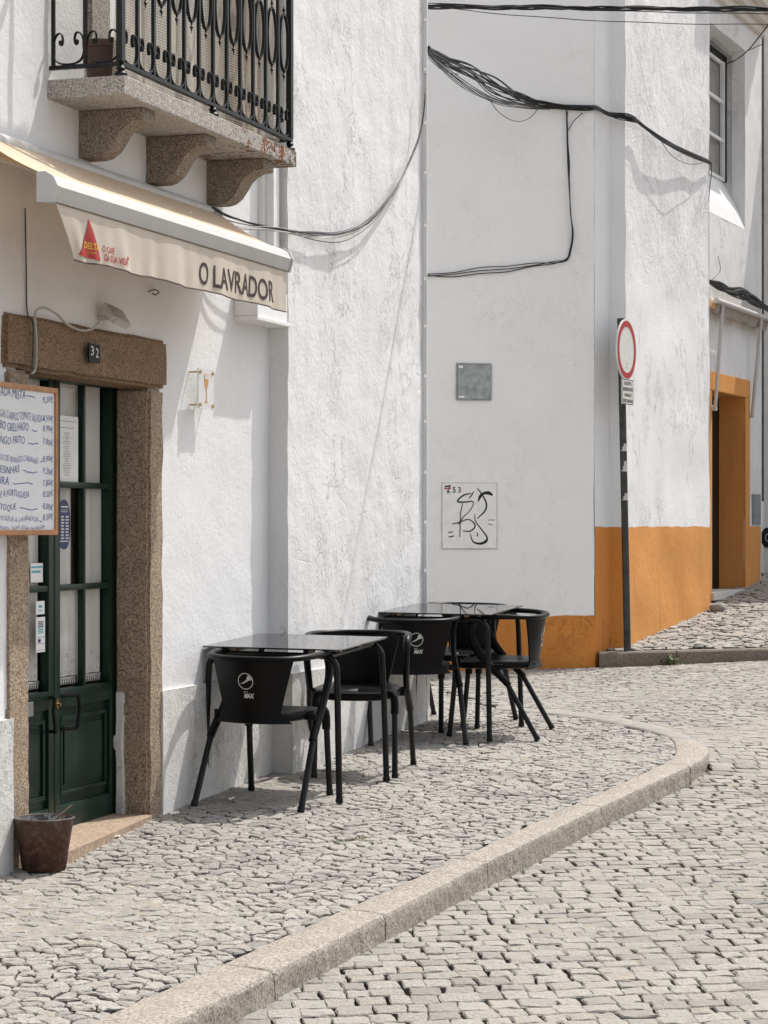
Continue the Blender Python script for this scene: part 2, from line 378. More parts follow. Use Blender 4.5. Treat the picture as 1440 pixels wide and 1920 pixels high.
def wallsheet(mb, s0, s1, z0, z1, q=0, holes=(), depth=.2, cell=.05, amp=.006, seed=0, sc=1.2, hmat=None):
    """displaced plaster sheet with rectangular holes (s0,s1,z0,z1) and their reveals"""
    def cuts(a, b, ex):
        ks = sorted({a, b, *[e for e in ex if a < e < b]}); out = [ks[0]]
        for u, v in zip(ks, ks[1:]):
            n = max(1, int((v-u)/cell)); out += [u+(v-u)*k/n for k in range(1, n+1)]
        return out
    S_ = cuts(s0, s1, [h[i] for h in holes for i in (0, 1)]); Z_ = cuts(z0, z1, [h[i] for h in holes for i in (2, 3)])
    idx = {}
    def g(i, j, back=False):
        k = (i, j, back)
        if k not in idx:
            s, z = S_[i], Z_[j]
            if back: idx[k] = mb.V(s, q-depth, z)
            else: idx[k] = mb.V(s+.4*amp*nz(0, z*2.3, seed+9), q+amp*(nz(s, seed, z, sc)+.5*nz(s, seed+5, z, sc*4)+.25*nz(s, seed+7, z, sc*11)), z)
        return idx[k]
    def inh(i, j):
        if i < 0 or j < 0 or i >= len(S_)-1 or j >= len(Z_)-1: return 'out'
        a = (S_[i]+S_[i+1])/2; b = (Z_[j]+Z_[j+1])/2
        return any(h[0] < a < h[1] and h[2] < b < h[3] for h in holes)
    for i in range(len(S_)-1):
        for j in range(len(Z_)-1):
            if inh(i, j): continue
            mb.f.append([g(i, j), g(i+1, j), g(i+1, j+1), g(i, j+1)])
            for di, dj, a, b in ((-1, 0, (i, j), (i, j+1)), (1, 0, (i+1, j), (i+1, j+1)), (0, -1, (i, j), (i+1, j)), (0, 1, (i, j+1), (i+1, j+1))):
                if inh(i+di, j+dj): mb.f.append([g(*a), g(*b), g(*b, True), g(*a, True)])

# ------------------------------------------------------------------ the ground
def sst(a, b, x): t = min(1, max(0, (x-a)/(b-a))); return t*t*(3-2*t)
def S(X, Y):
    if Y < 14.5: r = -1.7396+.036*Y
    else: r = -1.2176+.0066*(Y-14.5)
    return ZC+r+sst(14.5, 19, Y)*.030*max(0, min(X, 8)-1.8)
def drop(Y): return .092*(1-sst(12.0, 13.2, Y))
def RD(X, Y): return S(X, Y)-drop(Y)+.012*nz(X, Y, 3, .5)*sst(0, 1, 1)
KL = lambda X: 18.95+.156*(X-1.8)                     # far kerb line
def U(X, Y): return .284+.088*(Y-19.05)+.012*max(0, X-2)*0
def gp(px, py, dz=0):
    """pixel on the pavement plane -> X,Y"""
    Y = (1.7396-dz)/((py-HY)/FPX+.036) if dz == 0 else (1.7396-dz)/((py-HY)/FPX+.036)
    return ((px-CX)/FPX*Y, Y)
# kerb lines (top plane)
outer = [gp(*p) for p in ((722, 1720), (915, 1620), (1128, 1516), (1294, 1439), (1324, 1420), (1329, 1408), (1318, 1393), (1266, 1369), (1183, 1348), (1061, 1329), (930, 1317))]
inner = [gp(*p) for p in ((647, 1709), (857, 1615), (1075, 1512), (1242, 1436), (1264, 1420), (1268, 1404), (1257, 1386), (1214, 1371), (1122, 1352), (1046, 1340), (930, 1327))]
def ext(a, b, L): d = (Vector(a)-Vector(b)).normalized(); return tuple(Vector(a)+d*L)
for L_ in (outer, inner):
    p0, p1 = L_[0], L_[1]
    L_.insert(0, ext(p0, p1, .97)); L_.insert(0, ext(p0, p1, 2.0)); L_.insert(0, ext(p0, p1, 3.4)); L_.insert(0, ext(p0, p1, 12))
joints = [0, 1, 2, 3, 4, 5, 6, 7]                     # stone ends (index into outer), last piece is the bent corner stone
def curve(L, t):
    P = [Vector((x, y, 0)) for x, y in L]; i = min(int(t), len(P)-2); u = t-i
    if i < 7: return (P[i]+(P[i+1]-P[i])*u).xy
    a = P[max(i-1, 0)]; b = P[i]; c = P[i+1]; d = P[min(i+2, len(P)-1)]
    return (.5*((2*b)+(c-a)*u+(2*a-5*b+4*c-d)*u*u+(3*b-a-3*c+d)*u**3)).xy
kb = MB()
def kerbstone(t0, t1, gap0, gap1, n, top=.006):
    prof = [(0, -.03), (0, .0), (.05, .004), (.5, .006), (.90, .004), (.965, .001), (.995, -.010), (1.0, -.028), (1.0, -.045), (1, -.062), (1, -.08), (1, -.10), (1.0, -.25)]
    rows = []
    for k in range(n+1):
        t = t0+(t1-t0)*k/n; a = curve(inner, t); b = curve(outer, t)
        if k == 0: tt = t0+gap0; a = curve(inner, tt); b = curve(outer, tt)
        if k == n: tt = t1-gap1; a = curve(inner, tt); b = curve(outer, tt)
        e = .0 if 0 < k < n else .006
        row = []
        for f, dz in prof:
            p = a+(b-a)*f; p = p+(b-a).normalized()*((.005*nz(p.x, p.y, dz, 9)+(.006 if dz < -.02 else .003)*nz(p.x, p.y, dz+7, 38)) if f > .9 else 0)
            row.append(kb.V(p.x, p.y, S(p.x, p.y)+dz+top-(e if dz > -.03 and f > 0 else 0)+.003*nz(p.x, p.y, 1, 7)))
        rows.append(row)
    for a, b in zip(rows, rows[1:]):
        for k in range(len(prof)-1): kb.f.append([a[k], a[k+1], b[k+1], b[k]])
    kb.f.append(rows[0]); kb.f.append(rows[-1][::-1])
for j in range(7):
    ln = (Vector(outer[j+1])-Vector(outer[j])).length
    kerbstone(j, j+1, .004/ln, .004/ln, 80 if j > 1 else 20)
kerbstone(7, 10.0, .02, .01, 60)
kb.build('kerb', 'kerb', kind='structure', smooth=28)
cs = MB()
rows = []
for k in range(40):
    t = 10.02+(len(outer)-1-10.02)*k/39; a = curve(inner, t); b = curve(outer, t)
    rows.append([cs.V(*(a+(b-a)*f), S(*(a+(b-a)*f))+dz+.004*nz(a.x, a.y, f, 9)) for f, dz in ((-.05, -.03), (0, .003), (.3, .0035), (.6, .0035), (.90, .002), (.95, -.03))])
for a, b in zip(rows, rows[1:]):
    for k in range(5): cs.f.append([a[k], a[k+1], b[k+1], b[k]])
cs.build('kerb_strip', 'cement', kind='structure', smooth=True)

def poly_in(p, poly):
    x, y = p; c = False; j = len(poly)-1
    for i in range(len(poly)):
        xi, yi = poly[i]; xj, yj = poly[j]
        if (yi > y) != (yj > y) and x < (xj-xi)*(y-yi)/(yj-yi)+xi: c = not c
        j = i
    return c
def sample(L, n=140): return [tuple(curve(L, (len(L)-1)*k/n)) for k in range(n+1)]
PAV = sample(inner)+[(.2, 17.8), (-8, 17.8), (-14, -6)]
PAVO = sample(outer)+[(.2, 17.8), (-8, 17.8), (-14, -6)]
def stone(mb, poly, hf, gap, hgt, tilt, depth=.04, round_=.006, sub=True):
    cx = sum(p[0] for p in poly)/len(poly); cy = sum(p[1] for p in poly)/len(poly)
    P = []
    n0 = len(poly)
    for i in range(n0):
        a = poly[i]; b = poly[(i+1) % n0]; P.append(a)
        L = math.hypot(b[0]-a[0], b[1]-a[1])
        if sub and L > .028:
            j = min(.0045, L*.06)
            for t_ in ((.33, .67) if L > .06 else (.5,)): P.append((a[0]+(b[0]-a[0])*t_+random.uniform(-j, j), a[1]+(b[1]-a[1])*t_+random.uniform(-j, j)))
    rad = sum(math.hypot(p[0]-cx, p[1]-cy) for p in P)/len(P)
    if rad < .012: return
    tx, ty = random.uniform(-tilt, tilt), random.uniform(-tilt, tilt); dh = random.uniform(-hgt, hgt*.6)
    sx_, sy_ = random.uniform(-.0012, .0012), random.uniform(-.003, .003)
    n = len(P); f1 = max(.3, 1-gap/rad); f2 = max(.2, 1-(gap+round_)/rad)
    h0 = hf(cx, cy); gx, gy = (hf(cx+.05, cy)-h0)/.05, (hf(cx, cy+.05)-h0)/.05
    def ring(f, dz, j=0):
        out = []
        for x, y in P:
            X = cx+(x-cx)*f+sx_; Y = cy+(y-cy)*f+sy_
            X += random.uniform(-.0025, .0025); Y += random.uniform(-.0025, .0025); out.append(mb.V(X, Y, h0+(X-cx)*gx+(Y-cy)*gy+dh+dz+(X-cx)*tx+(Y-cy)*ty+random.uniform(-j, j)))
        return out
    r1 = ring(f2, 0, .0018); r2 = ring(f1, -.0055, .001); r3 = ring(f1*1.01, -depth)
    c = mb.V(cx, cy, hf(cx, cy)+dh+random.uniform(.0, .004)); tone = .12+.88*random.random()
    for i in range(n):
        j = (i+1) % n
        mb.f += [[c, r1[i], r1[j]], [r1[i], r2[i], r2[j], r1[j]], [r2[i], r3[i], r3[j], r2[j]]]; mb.tone += [tone, tone, 0]
def clip(poly, mx, my, nx, ny):
    out = []; n = len(poly)
    for i in range(n):
        a = poly[i]; b = poly[(i+1) % n]
        da = (a[0]-mx)*nx+(a[1]-my)*ny; db = (b[0]-mx)*nx+(b[1]-my)*ny
        if da <= 0: out.append(a)
        if (da < 0 < db) or (db < 0 < da): t = da/(da-db); out.append((a[0]+(b[0]-a[0])*t, a[1]+(b[1]-a[1])*t))
    return out
def voronoi(mb, x0, x1, y0, y1, cell, keep, hf, gap, hgt, tilt, jit=.42, rot=0., ax=1.0):
    """irregular cobbles"""
    nx = int((x1-x0)/(cell*ax))+1; ny = int((y1-y0)/cell); pts = {}
    for i in range(-1, nx+1):
        for j in range(-1, ny+1):
            pts[i, j] = (x0+(i+.5+(.5 if j % 2 else 0)+random.uniform(-jit, jit))*cell*ax, y0+(j+.5+random.uniform(-jit, jit))*cell)
    for i in range(nx):
        for j in range(ny):
            p = pts[i, j]
            if not keep(p): continue
            c = cell*1.9; poly = [(p[0]-c, p[1]-c), (p[0]+c, p[1]-c), (p[0]+c, p[1]+c), (p[0]-c, p[1]+c)]
            for a in range(-2, 3):
                for b in range(-2, 3):
                    if (a or b) and (i+a, j+b) in pts:
                        o = pts[i+a, j+b]; poly = clip(poly, (p[0]+o[0])/2, (p[1]+o[1])/2, o[0]-p[0], o[1]-p[1])
                        if len(poly) < 3: break
                if len(poly) < 3: break
            if len(poly) >= 3: stone(mb, poly, hf, gap*random.uniform(.6, 1.7), hgt, tilt)
FX = lambda Y: kF+.3302*Y
def keep_pav(p):
    x, y = p
    return (x > FX(y)-.02 or y > 14.4) and x > -3 and abs(x) < .19*y+.9 and poly_in(p, PAV)
pv = MB(); pv.tone = []
voronoi(pv, -3.0, 2.4, 5.2, 18.6, .060, keep_pav, lambda x, y: S(x, y), .0026, .0042, .07, .46, 0, 1.25)
pv.build('pavement', 'cobble', kind='structure')
# road setts laid in rows square to the kerb
ru = Vector((.925, -.380)); rv = Vector((.380, .925))
rd = MB(); rd.tone = []
def GW(x): return 19.0+(x-1.753)*math.tan(R(14))      # grey house wall line
def inroad(p):
    x, y = p
    if abs(x) > .19*y+1.4 or x > 6 or y < 5: return False
    if x < 1.79 and y > GW(x)+.02: return False
    if x >= 1.79 and y > KL(x)-.01: return False
    if y < 14.45 and x < FX(y)+.1: return False
    if x < -3: return False
    if math.hypot(x-1.87, y-12.84) < .07: return False
    return not poly_in(p, PAV if y < 12.0 else PAVO)
def rp(u, v): sl2 = max(-.16, .26-.07*(v-6.5)); return (u-sl2*.35*(v % 1.0)*.0-.12*(v-9), v+sl2*(u-1))
row = 0; v = 2.0
while v < 22:
    hgt_ = random.uniform(.078, .104); u = -8+random.random()*.1
    bow = lambda uu, vv: .05*nz(uu, vv, 0, .35)+.012*nz(uu, vv, 4, 2.5)
    while u < 7:
        wd = random.uniform(.078, .135)
        if random.random() < .06: wd *= .7
        mid = rp(u+wd/2, v+hgt_/2)
        if inroad(mid):
            q = []
            for (a, b) in ((0, 0), (wd, 0), (wd, hgt_), (0, hgt_)):
                uu = u+a; vv = v+b; jj = .008
                q.append(rp(uu+random.uniform(-jj, jj), vv+bow(uu, vv)+random.uniform(-jj, jj)))
            stone(rd, q, RD, .0026*random.uniform(.3, 1.8), .0024, .030, .045, .006)
        u += wd
    v += hgt_
rd.build('road', 'sett', kind='structure')
# joint sand under the stones
js = MB(); js.tone = []; nX, nY = 230, 365
def jh(x, y):
    base = S(x, y) if poly_in((x, y), PAV) else RD(x, y)
    fill = sst(-.12, .42, nz(x, y, 2, .8)+.55*nz(x, y, 5, 4)+.25*nz(x, y, 6, 11))
    if x > 1.6 and 12 < y < 14.5: fill = max(fill, 1.05*sst(.0, .3, nz(x, y, 8, 1.2)+.3-abs(y-13.2)*.25))
    if math.hypot(x-1.9, y-12.86) < .22: fill = .95
    return base-.030+fill*.0275+.004*nz(x, y, 1, 18), fill
ids = []; fl = []
for i in range(nX+1):
    a_, b_ = [], []
    for j in range(nY+1):
        x, y = -3+9.2*i/nX, 4.5+14.6*j/nY; h_, f_ = jh(x, y); a_.append(js.V(x, y, h_)); b_.append(f_)
    ids.append(a_); fl.append(b_)
for i in range(nX):
    for j in range(nY): js.f.append([ids[i][j], ids[i+1][j], ids[i+1][j+1], ids[i][j+1]]); js.tone.append((fl[i][j]+fl[i+1][j+1])/2)
js.build('street_bed', 'sand', kind='structure', smooth=True)
# wide ground sheet to the horizon
gd = MB(); xs = [-200, -60, -20, -8, -4, 0, 4, 8, 20, 60, 200]; ys = [-200, -60, -20, -5, 0, 5, 10, 14.5, 19, 24, 60, 200]
ids = [[gd.V(x, y, S(max(-4, min(4, x)), max(-20, min(y, 19)))-.22) for y in ys] for x in xs]
for i in range(len(xs)-1):
    for j in range(len(ys)-1): gd.f.append([ids[i][j], ids[i+1][j], ids[i+1][j+1], ids[i][j+1]])
gd.build('ground', 'earth', kind='structure')
# far kerb and the rising pavement of the side street
fk = MB(); xk = [1.79, 2.45, 3.6, 5.0, 6.5, 9]
for a, b in zip(xk, xk[1:]):
    n = 8; rows = []
    for k in range(n+1):
        x = a+.004+(b-a-.008)*k/n; y0 = KL(x); t = U(x, y0)
        row = []
        for dy, z in ((.0, t-.34), (-.004, t-.10), (0, t-.012), (.012, t+.002), (.14, t+.002), (.15, t-.03)):
            row.append(fk.V(x, y0+dy+.005*nz(x, z, 3, 12), z+.003*nz(x, dy, 1, 8)))
        rows.append(row)
    for p, q in zip(rows, rows[1:]):
        for k in range(5): fk.f.append([p[k], p[k+1], q[k+1], q[k]])
    fk.f.append(rows[0]); fk.f.append(rows[-1])
fk.build('side_street_kerb', granite('dark kerb', (.27, .23, .19), (.21, .175, .14), (.12, .10, .08), 70, .003), kind='structure', smooth=35)
kC = 19.28*((1172-CX)/FPX-.4169)
CXf = lambda Y: kC+.4169*Y
up = MB(); up.tone = []
voronoi(up, 1.6, 7.2, 19.0, 26.5, .095, lambda p: p[1] > KL(p[0])+.17 and p[0] > CXf(p[1])-.2 and p[0] < .19*p[1]+2, U, .006, .006, .10)
up.build('side_street_pavement', 'cobble', kind='structure')
ub = MB(); ids = [[ub.V(x, y, U(x, y)-.026+.016*sst(-.1, .4, nz(x, y, 3, 1))) for y in [19.2+8*j/60 for j in range(61)]] for x in [1.5+7*i/60 for i in range(61)]]
for i in range(60):
    for j in range(60): ub.f.append([ids[i][j], ids[i+1][j], ids[i+1][j+1], ids[i][j+1]])
ub.build('side_street_bed', 'sand', kind='structure', smooth=True)

# ------------------------------------------------------------------ cafe building (left facade)
f = FA
JQ = .015
sJ0, sJ1 = f.s(57, JQ), f.s(280, JQ)          # doorway inner edges
sO0, sO1 = f.s(15, JQ), f.s(307, JQ)
zL0, zL1 = f.z(290, 727, JQ), f.z(310, 640, JQ)
sP = f.s(503)                                  # root of next building's projecting wall
gz = lambda s: S(*(f.O+f.d*s))
cafe = thing('cafe_building', 'white plastered cafe front with granite doorway and green glazed doors', 'building', f, (sJ0, 0, 0))
B = (sJ0, 0, 0)
zb0, zb1 = f.z(233, 176, .3515), f.z(233, 140, .3515)   # balcony slab
sB0, sB1 = f.s(170), f.s(505)
wm = MB(f, B)
bo = (f.s(202), f.s(455), zb1, 5.4)
wallsheet(wm, -6, sP+.02, -.4, 7.0, 0, [(sJ0-.10, sJ1+.10, -.4, zL0+.08), bo], .22, .05, .007, 1)
wm.box(-6, sP, -3.5, -3.4, -.4, 7); wm.box(-6.0, sP, -3.5, -.23, 6.9, 7)
wm.build('wall', 'white', cafe, smooth=40)
pm = MB(f, B); zp = f.z(305, 1294)
wallsheet(pm, sO1-.03, sP+.0, -.4, zp, .024, (), .1, .04, .007, 2); wallsheet(pm, -6, sO0+.03, -.4, f.z(10, 1348), .024, (), .1, .04, .007, 3)
pm.build('plinth', 'plinth', cafe, smooth=40)
def roughbox(mb, s0, s1, q0, q1, z0, z1, seg=.035, amp=.006, seed=0, bev=.016):
    bm = bmesh.new(); bmesh.ops.create_cube(bm, size=1)
    for v in bm.verts: v.co = Vector((s0+(v.co.x+.5)*(s1-s0), q0+(v.co.y+.5)*(q1-q0), z0+(v.co.z+.5)*(z1-z0)))
    bmesh.ops.bevel(bm, geom=list(bm.edges), offset=bev, segments=2, affect='EDGES')
    for ax in range(3):
        lo, hi = ((s0, s1), (q0, q1), (z0, z1))[ax]; n = int((hi-lo)/seg)
        for k in range(1, n):
            no = [0, 0, 0]; no[ax] = 1; co = [0, 0, 0]; co[ax] = lo+(hi-lo)*k/n
            bmesh.ops.bisect_plane(bm, geom=list(bm.verts)+list(bm.edges)+list(bm.faces), plane_co=co, plane_no=no)
    for v in bm.verts:
        c = v.co; v.co = c+Vector((nz(c.x, c.y, c.z+seed, 6), nz(c.x+3, c.y, c.z+seed, 6), nz(c.x, c.y+7, c.z+seed, 6)))*amp + Vector((nz(c.x, c.y, c.z+seed, 22), nz(c.x+3, c.y, c.z+seed, 22), 0))*amp*.45
    mb.bm(bm)
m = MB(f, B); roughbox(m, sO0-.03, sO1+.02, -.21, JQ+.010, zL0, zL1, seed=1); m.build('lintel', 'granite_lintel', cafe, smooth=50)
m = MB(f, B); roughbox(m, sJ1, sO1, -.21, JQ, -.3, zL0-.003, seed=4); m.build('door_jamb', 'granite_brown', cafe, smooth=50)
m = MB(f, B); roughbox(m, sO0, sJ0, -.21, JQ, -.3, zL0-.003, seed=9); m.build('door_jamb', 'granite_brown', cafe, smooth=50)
m = MB(f, B); roughbox(m, sJ1-.012, sJ1+.01, -.175, -.112, -.2, .56, .03, .009, 3, .006); m.build('painted_reveal', 'plinth', cafe, smooth=50)
# step
m = MB(f, B); st = []
sa, sb_ = sJ0-.02, f.s(262, .03)
zs0, zs1 = gz(sJ0)+.035, gz(sJ1)+.005
m.prism([(0, 0)]*0 or [(sa, -.25), (sJ1+.06, -.25), (sJ1+.03, .035), (sJ0+.05, .16), (sa, .16)], -.3, 0)
for i, (x, y, z) in enumerate(m.v):
    if z > -.01: m.v[i] = (x, y, zs0+(zs1-zs0)*(x-sa)/(sb_-sa)+.012)
m.build('step', 'step', cafe)
# door
DQ = JQ-.186
dz0 = gz(sJ0)+.03; dz1 = zL0+.01
sM = f.s(98, DQ)
s0L, s1R = sJ0-.02, sJ1+.0
zr = [f.z(150, y, DQ) for y in (1285, 1100, 910, 722)]
glass_z = [(zr[0], zr[1]-.012), (zr[1]+.012, zr[2]-.012), (zr[2]+.012, zr[3])]
def leaf(sa, sb, name='door'):
    d = MB(f, B); th0, th1 = DQ-.03, DQ+.012; stile = .055; mun = .022
    d.bbox(sa+.002, sa+stile, th0, th1, dz0, dz1); d.bbox(sb-stile, sb-.002, th0, th1, dz0, dz1)
    ia, ib = sa+stile-.001, sb-stile+.001; mid = (ia+ib)/2
    d.bbox(ia, ib, th0, th1-.001, dz0, dz0+.13)
    d.bbox(ia, ib, th0, th1-.001, zr[0]-.085, zr[0]-.003); d.bbox(ia, ib, th0, th1-.001, zr[3], dz1)
    for z in (zr[1], zr[2]): d.bbox(ia, ib, th0+.004, th1-.003, z-.014, z+.014, .006)
    d.bbox(mid-mun/2, mid+mun/2, th0+.005, th1-.004, zr[0]-.01, zr[3]+.01, .006)
    d.box(ia, ib, DQ-.02, DQ-.008, dz0+.12, zr[0]-.07)
    o = d.build(name, 'green', cafe, smooth=30)
    pn = MB(f, B); z0, z1 = dz0+.17, zr[0]-.125; a, b = ia+.02, ib-.02
    for (x0, x1, y0, y1) in ((a, b, z0, z0+.02), (a, b, z1-.02, z1), (a, a+.02, z0+.019, z1-.019), (b-.02, b, z0+.019, z1-.019)): pn.bbox(x0, x1, DQ-.012, DQ+.006, y0, y1, .005)
    pn.bbox(a+.045, b-.045, DQ-.012, DQ+.002, z0+.045, z1-.045, .006)
    pn.build('panel_moulding', 'green', o, smooth=30)
    for (x0, x1) in ((ia, mid-mun/2), (mid+mun/2, ib)):
        for (z0, z1) in glass_z:
            g = MB(f, B); g.box(x0-.003, x1+.003, DQ-.018, DQ-.014, z0-.01, z1+.01); g.build('pane', 'glass', o)
    return o, ia, ib, mid
lr = leaf(sM, s1R); ll = leaf(s0L, sM-.002)
fm = MB(f, B); fm.box(sJ0-.05, sJ1+.05, DQ-.04, DQ+.03, dz1-.0, zL0+.05); fm.box(sJ1-.014, sJ1+.06, DQ-.04, DQ+.022, dz0, dz1); fm.build('door_frame', 'green_black', cafe)
dk = MB(f, B); dk.box(sJ0-.3, sJ1+.3, -1.2, -1.19, -.3, 2.6); dk.box(sJ0-.3, sJ1+.3, -1.19, -.23, -.3, -.02); dk.box(sJ0-.3, sJ1+.3, -1.19, -.23, 2.55, 2.6); dk.box(sJ0-.31, sJ0-.3, -1.19, -.23, -.02, 2.55); dk.box(sJ1+.3, sJ1+.31, -1.19, -.23, -.02, 2.55); dk.build('interior', 'dark', cafe)
random.seed(3)
for (o, ia, ib, mid) in (lr, ll):
    for (x0, x1) in ((ia, mid), (mid, ib)):
        for k, (z0, z1) in enumerate(glass_z):
            cu = MB(f, B); a, b = x0+.002, x1-.004; lo = z0-.012 if k else z0+.045; ph = random.random()*6
            cu.grid(14, 6, lambda u, v: (a+(b-a)*u*(1 if (k != 1 or x0 != ia) else .86), DQ-.036+.008*math.sin(u*13+ph)+.004*math.sin(u*31), lo+(z1+.012-lo)*v), 0)
            if k == 0:   # lace hem and fringe
                nn = 11
                for q in range(nn):
                    xx = a+(b-a)*(q+.15)/nn; cu.box(xx, xx+(b-a)/nn*.55, DQ-.037, DQ-.034, lo-.038, lo-.012)
                cu.box(a, b, DQ-.0375, DQ-.0335, lo-.014, lo-.004)
            cu.build('curtain', 'curtain', o, smooth=True)
    # lace holes as small dark marks woven into the hem
    hm = MB(f, B)
    for (x0, x1) in ((ia, mid), (mid, ib)):
        for q in range(7):
            xx = x0+.02+(x1-x0-.03)*q/7; hm.add2d(disc2d(xx, glass_z[0][0]+.062+.006*(q % 2), .0035, n=6), lambda x, y: (x, DQ-.022, y))
        for cx_, cz in ((x0+.05, .10), (x1-.06, .105), ((x0+x1)/2, .135)):
            for q in range(5):
                aa = PI*q/4; hm.add2d(disc2d(cx_+.014*math.cos(aa), glass_z[0][0]+cz+.012*math.sin(aa), .0028, n=6), lambda x, y: (x, DQ-.0215, y))
    hm.build('lace_pattern', 'dark', o)
# handles
def handle(o, s, sg):
    h = MB(f, B); z1 = f.z(140, 1300, DQ); z0 = f.z(140, 1362, DQ)
    a, b = (s+.01*sg, s+.05*sg)
    h.tube([(a, DQ+.01, z1), (a+.07*sg, DQ+.06, z1+.0)], .008, 8)
    h.tube([(a+.07*sg, DQ+.06, z1+.006), (a+.085*sg, DQ+.062, (z0+z1)/2+.02), (a+.062*sg, DQ+.06, z0)], .0085, 8)
    h.tube([(a+.062*sg, DQ+.06, z0+.002), (a+.01*sg, DQ+.01, z0)], .008, 8)
    h.build('handle', 'green_black', o, smooth=40)
handle(lr[0], sM+.055, 1); handle(ll[0], sM-.015, -1)
h = MB(f, B); sl_ = f.s(110, DQ+.02); zl_ = f.z(110, 1318, DQ); h.prism([(sl_+.012*math.cos(a_), zl_+.025*math.sin(a_)) for a_ in [2*PI*k/20 for k in range(20)]], DQ+.0125, DQ+.016, 'y'); h.tube([(sl_, DQ+.014, zl_-.004), (sl_, DQ+.030, zl_-.004)], .008, 12); h.build('lock', 'brass', lr[0], smooth=40)
h = MB(f, B); a, b = f.s(58, DQ+.02), f.s(64, DQ+.02); h.bbox(a-.06, b, DQ+.010, DQ+.018, f.z(60, 1342, DQ), f.z(60, 1315, DQ), .002); h.build('letter_plate', 'steel', ll[0])
# balcony door behind the railing (part of the cafe building)
gj = MB(f, B); roughbox(gj, f.s(164), f.s(200), -.12, .02, zb1, 5.4, .06, .002, 5, .006); gj.build('window_jamb', 'granite_grey', cafe, smooth=50)
gj = MB(f, B); roughbox(gj, f.s(470)-.12, f.s(470), -.12, .02, zb1, 5.4, .06, .002, 6, .006); gj.build('window_jamb', 'granite_grey', cafe, smooth=50)
wd = MB(f, B); a, b = f.s(200), f.s(470)-.12; q0 = -.10
n_ = 8
for k in range(n_): 
    x = a+(b-a)*k/n_; wd.bbox(x+.003, x+(b-a)/n_-.003, q0-.02, q0+(.01 if k % 2 else 0), zb1+.03, 5.4, .004)
wd.bbox(a, b, q0-.02, q0+.03, zb1, zb1+.035, .004); wd.box(a-.05, b+.05, q0-.05, q0-.02, zb1-.05, 5.4)
wd.build('balcony_door', 'white_paint', cafe)
# ---- boxed downpipe with a wide foot
dp = thing('boxed_downpipe', 'white boxed downpipe in the corner, ending in a small white box below the awning', 'downpipe', f, (sP-.1, 0, f.z(470, 612)))
BD = (sP-.1, 0, f.z(470, 612))
m = MB(f, BD); zbx0, zbx1 = f.z(470, 600), f.z(470, 545)
a = f.s(441, .0); 
m.bbox(sP-.115, sP-.03, 0.0, .075, zbx1-.02, 7, .004); m.bbox(sP-.145, sP-.116, .0, .03, zbx1-.02, 7, .003)
m.build('pipe_casing', 'white_paint', dp)
m = MB(f, BD); m.bbox(a, sP-.02, .0, .115, zbx0, zbx1, .004); m.build('box', 'white_paint', dp)
m = MB(f, BD); m.bbox(a-.02, sP-.005, .0, .13, zbx0-.022, zbx0+.0, .004); m.bbox(a-.02, a-.001, 0, .13, zbx0+.001, zbx1, .003); m.build('ledge', 'white_paint', dp)

# ------------------------------------------------------------------ neighbouring house (projecting wall)
PQ = .114
sN = sP+.0; sE = f.s(792, PQ)
BN = (sN, 0, 0)
nb = thing('neighbour_house', 'white house with peeling limewash wall standing slightly proud of the cafe', 'house', f, BN)
m = MB(f, BN)
wallsheet(m, sN, sE, -.4, 7.4, PQ, (), PQ+.02, .05, .010, 11, 1.5)
m.box(sN, sE, -3.5, -3.4, -.4, 7.4); m.box(sE-.02, sE-.01, -3.4, 0, -.4, 7.4); m.box(sN, sE, -3.5, .08, 7.3, 7.38)
m.build('wall', 'white2', nb, smooth=40)
m = MB(f, BN); zpp = f.z(546, 1262, PQ); wallsheet(m, sN-.004, sE+.07, -.4, zpp, PQ+.026, (), .15, .04, .010, 12); m.box(sE-.0, sE+.07, -.3, PQ+.01, -.4, zpp)
m.build('plinth', 'plinth', nb, smooth=40)
# quoins at the far end
m = MB(f, BN); qz = [f.z(797, y, PQ) for y in (1420, 1330, 1240, 1155, 1068, 978, 885, 790, 705, 612, 523, 424, 325, 232, 132, 40, -60, -160)]
for z0, z1 in zip(qz, qz[1:]): m.bbox(sE+.001, sE+.013, -.2, PQ+.028+.004*random.random(), z0+.009, z1-.009, .003)
m.box(sE+.002, sE+.011, -.2, PQ+.012, -.4, 7.3)
m.build('quoin', 'white', nb)

# ------------------------------------------------------------------ grey frontal house
G = Frame(1.753, 19.0, R(14))
gh = thing('grey_house', 'tall shaded grey white wall with ochre base behind the tables', 'house', G, (0, 0, 0))
BG = (0, 0, 0)
m = MB(G, BG); wallsheet(m, -6, 0, -.3, 6.0, 0, (), .25, .10, .012, 21, 1.0); m.box(-6, 0, -3, -2.9, -.3, 6); m.box(-6, -.01, -2.9, -.02, 5.95, 6.0)
m.build('wall', 'grey', gh, smooth=40)
m = MB(G, BG); zg = G.z(1113, 1154); wallsheet(m, -6, .004, -.3, zg, .006, (), .1, .05, .012, 21, 1.0); m.wavy(zg); m.build('painted_base', 'orange_shaded', gh, smooth=40)
gz2 = lambda px, py: (G.s(px), G.z(px, py))
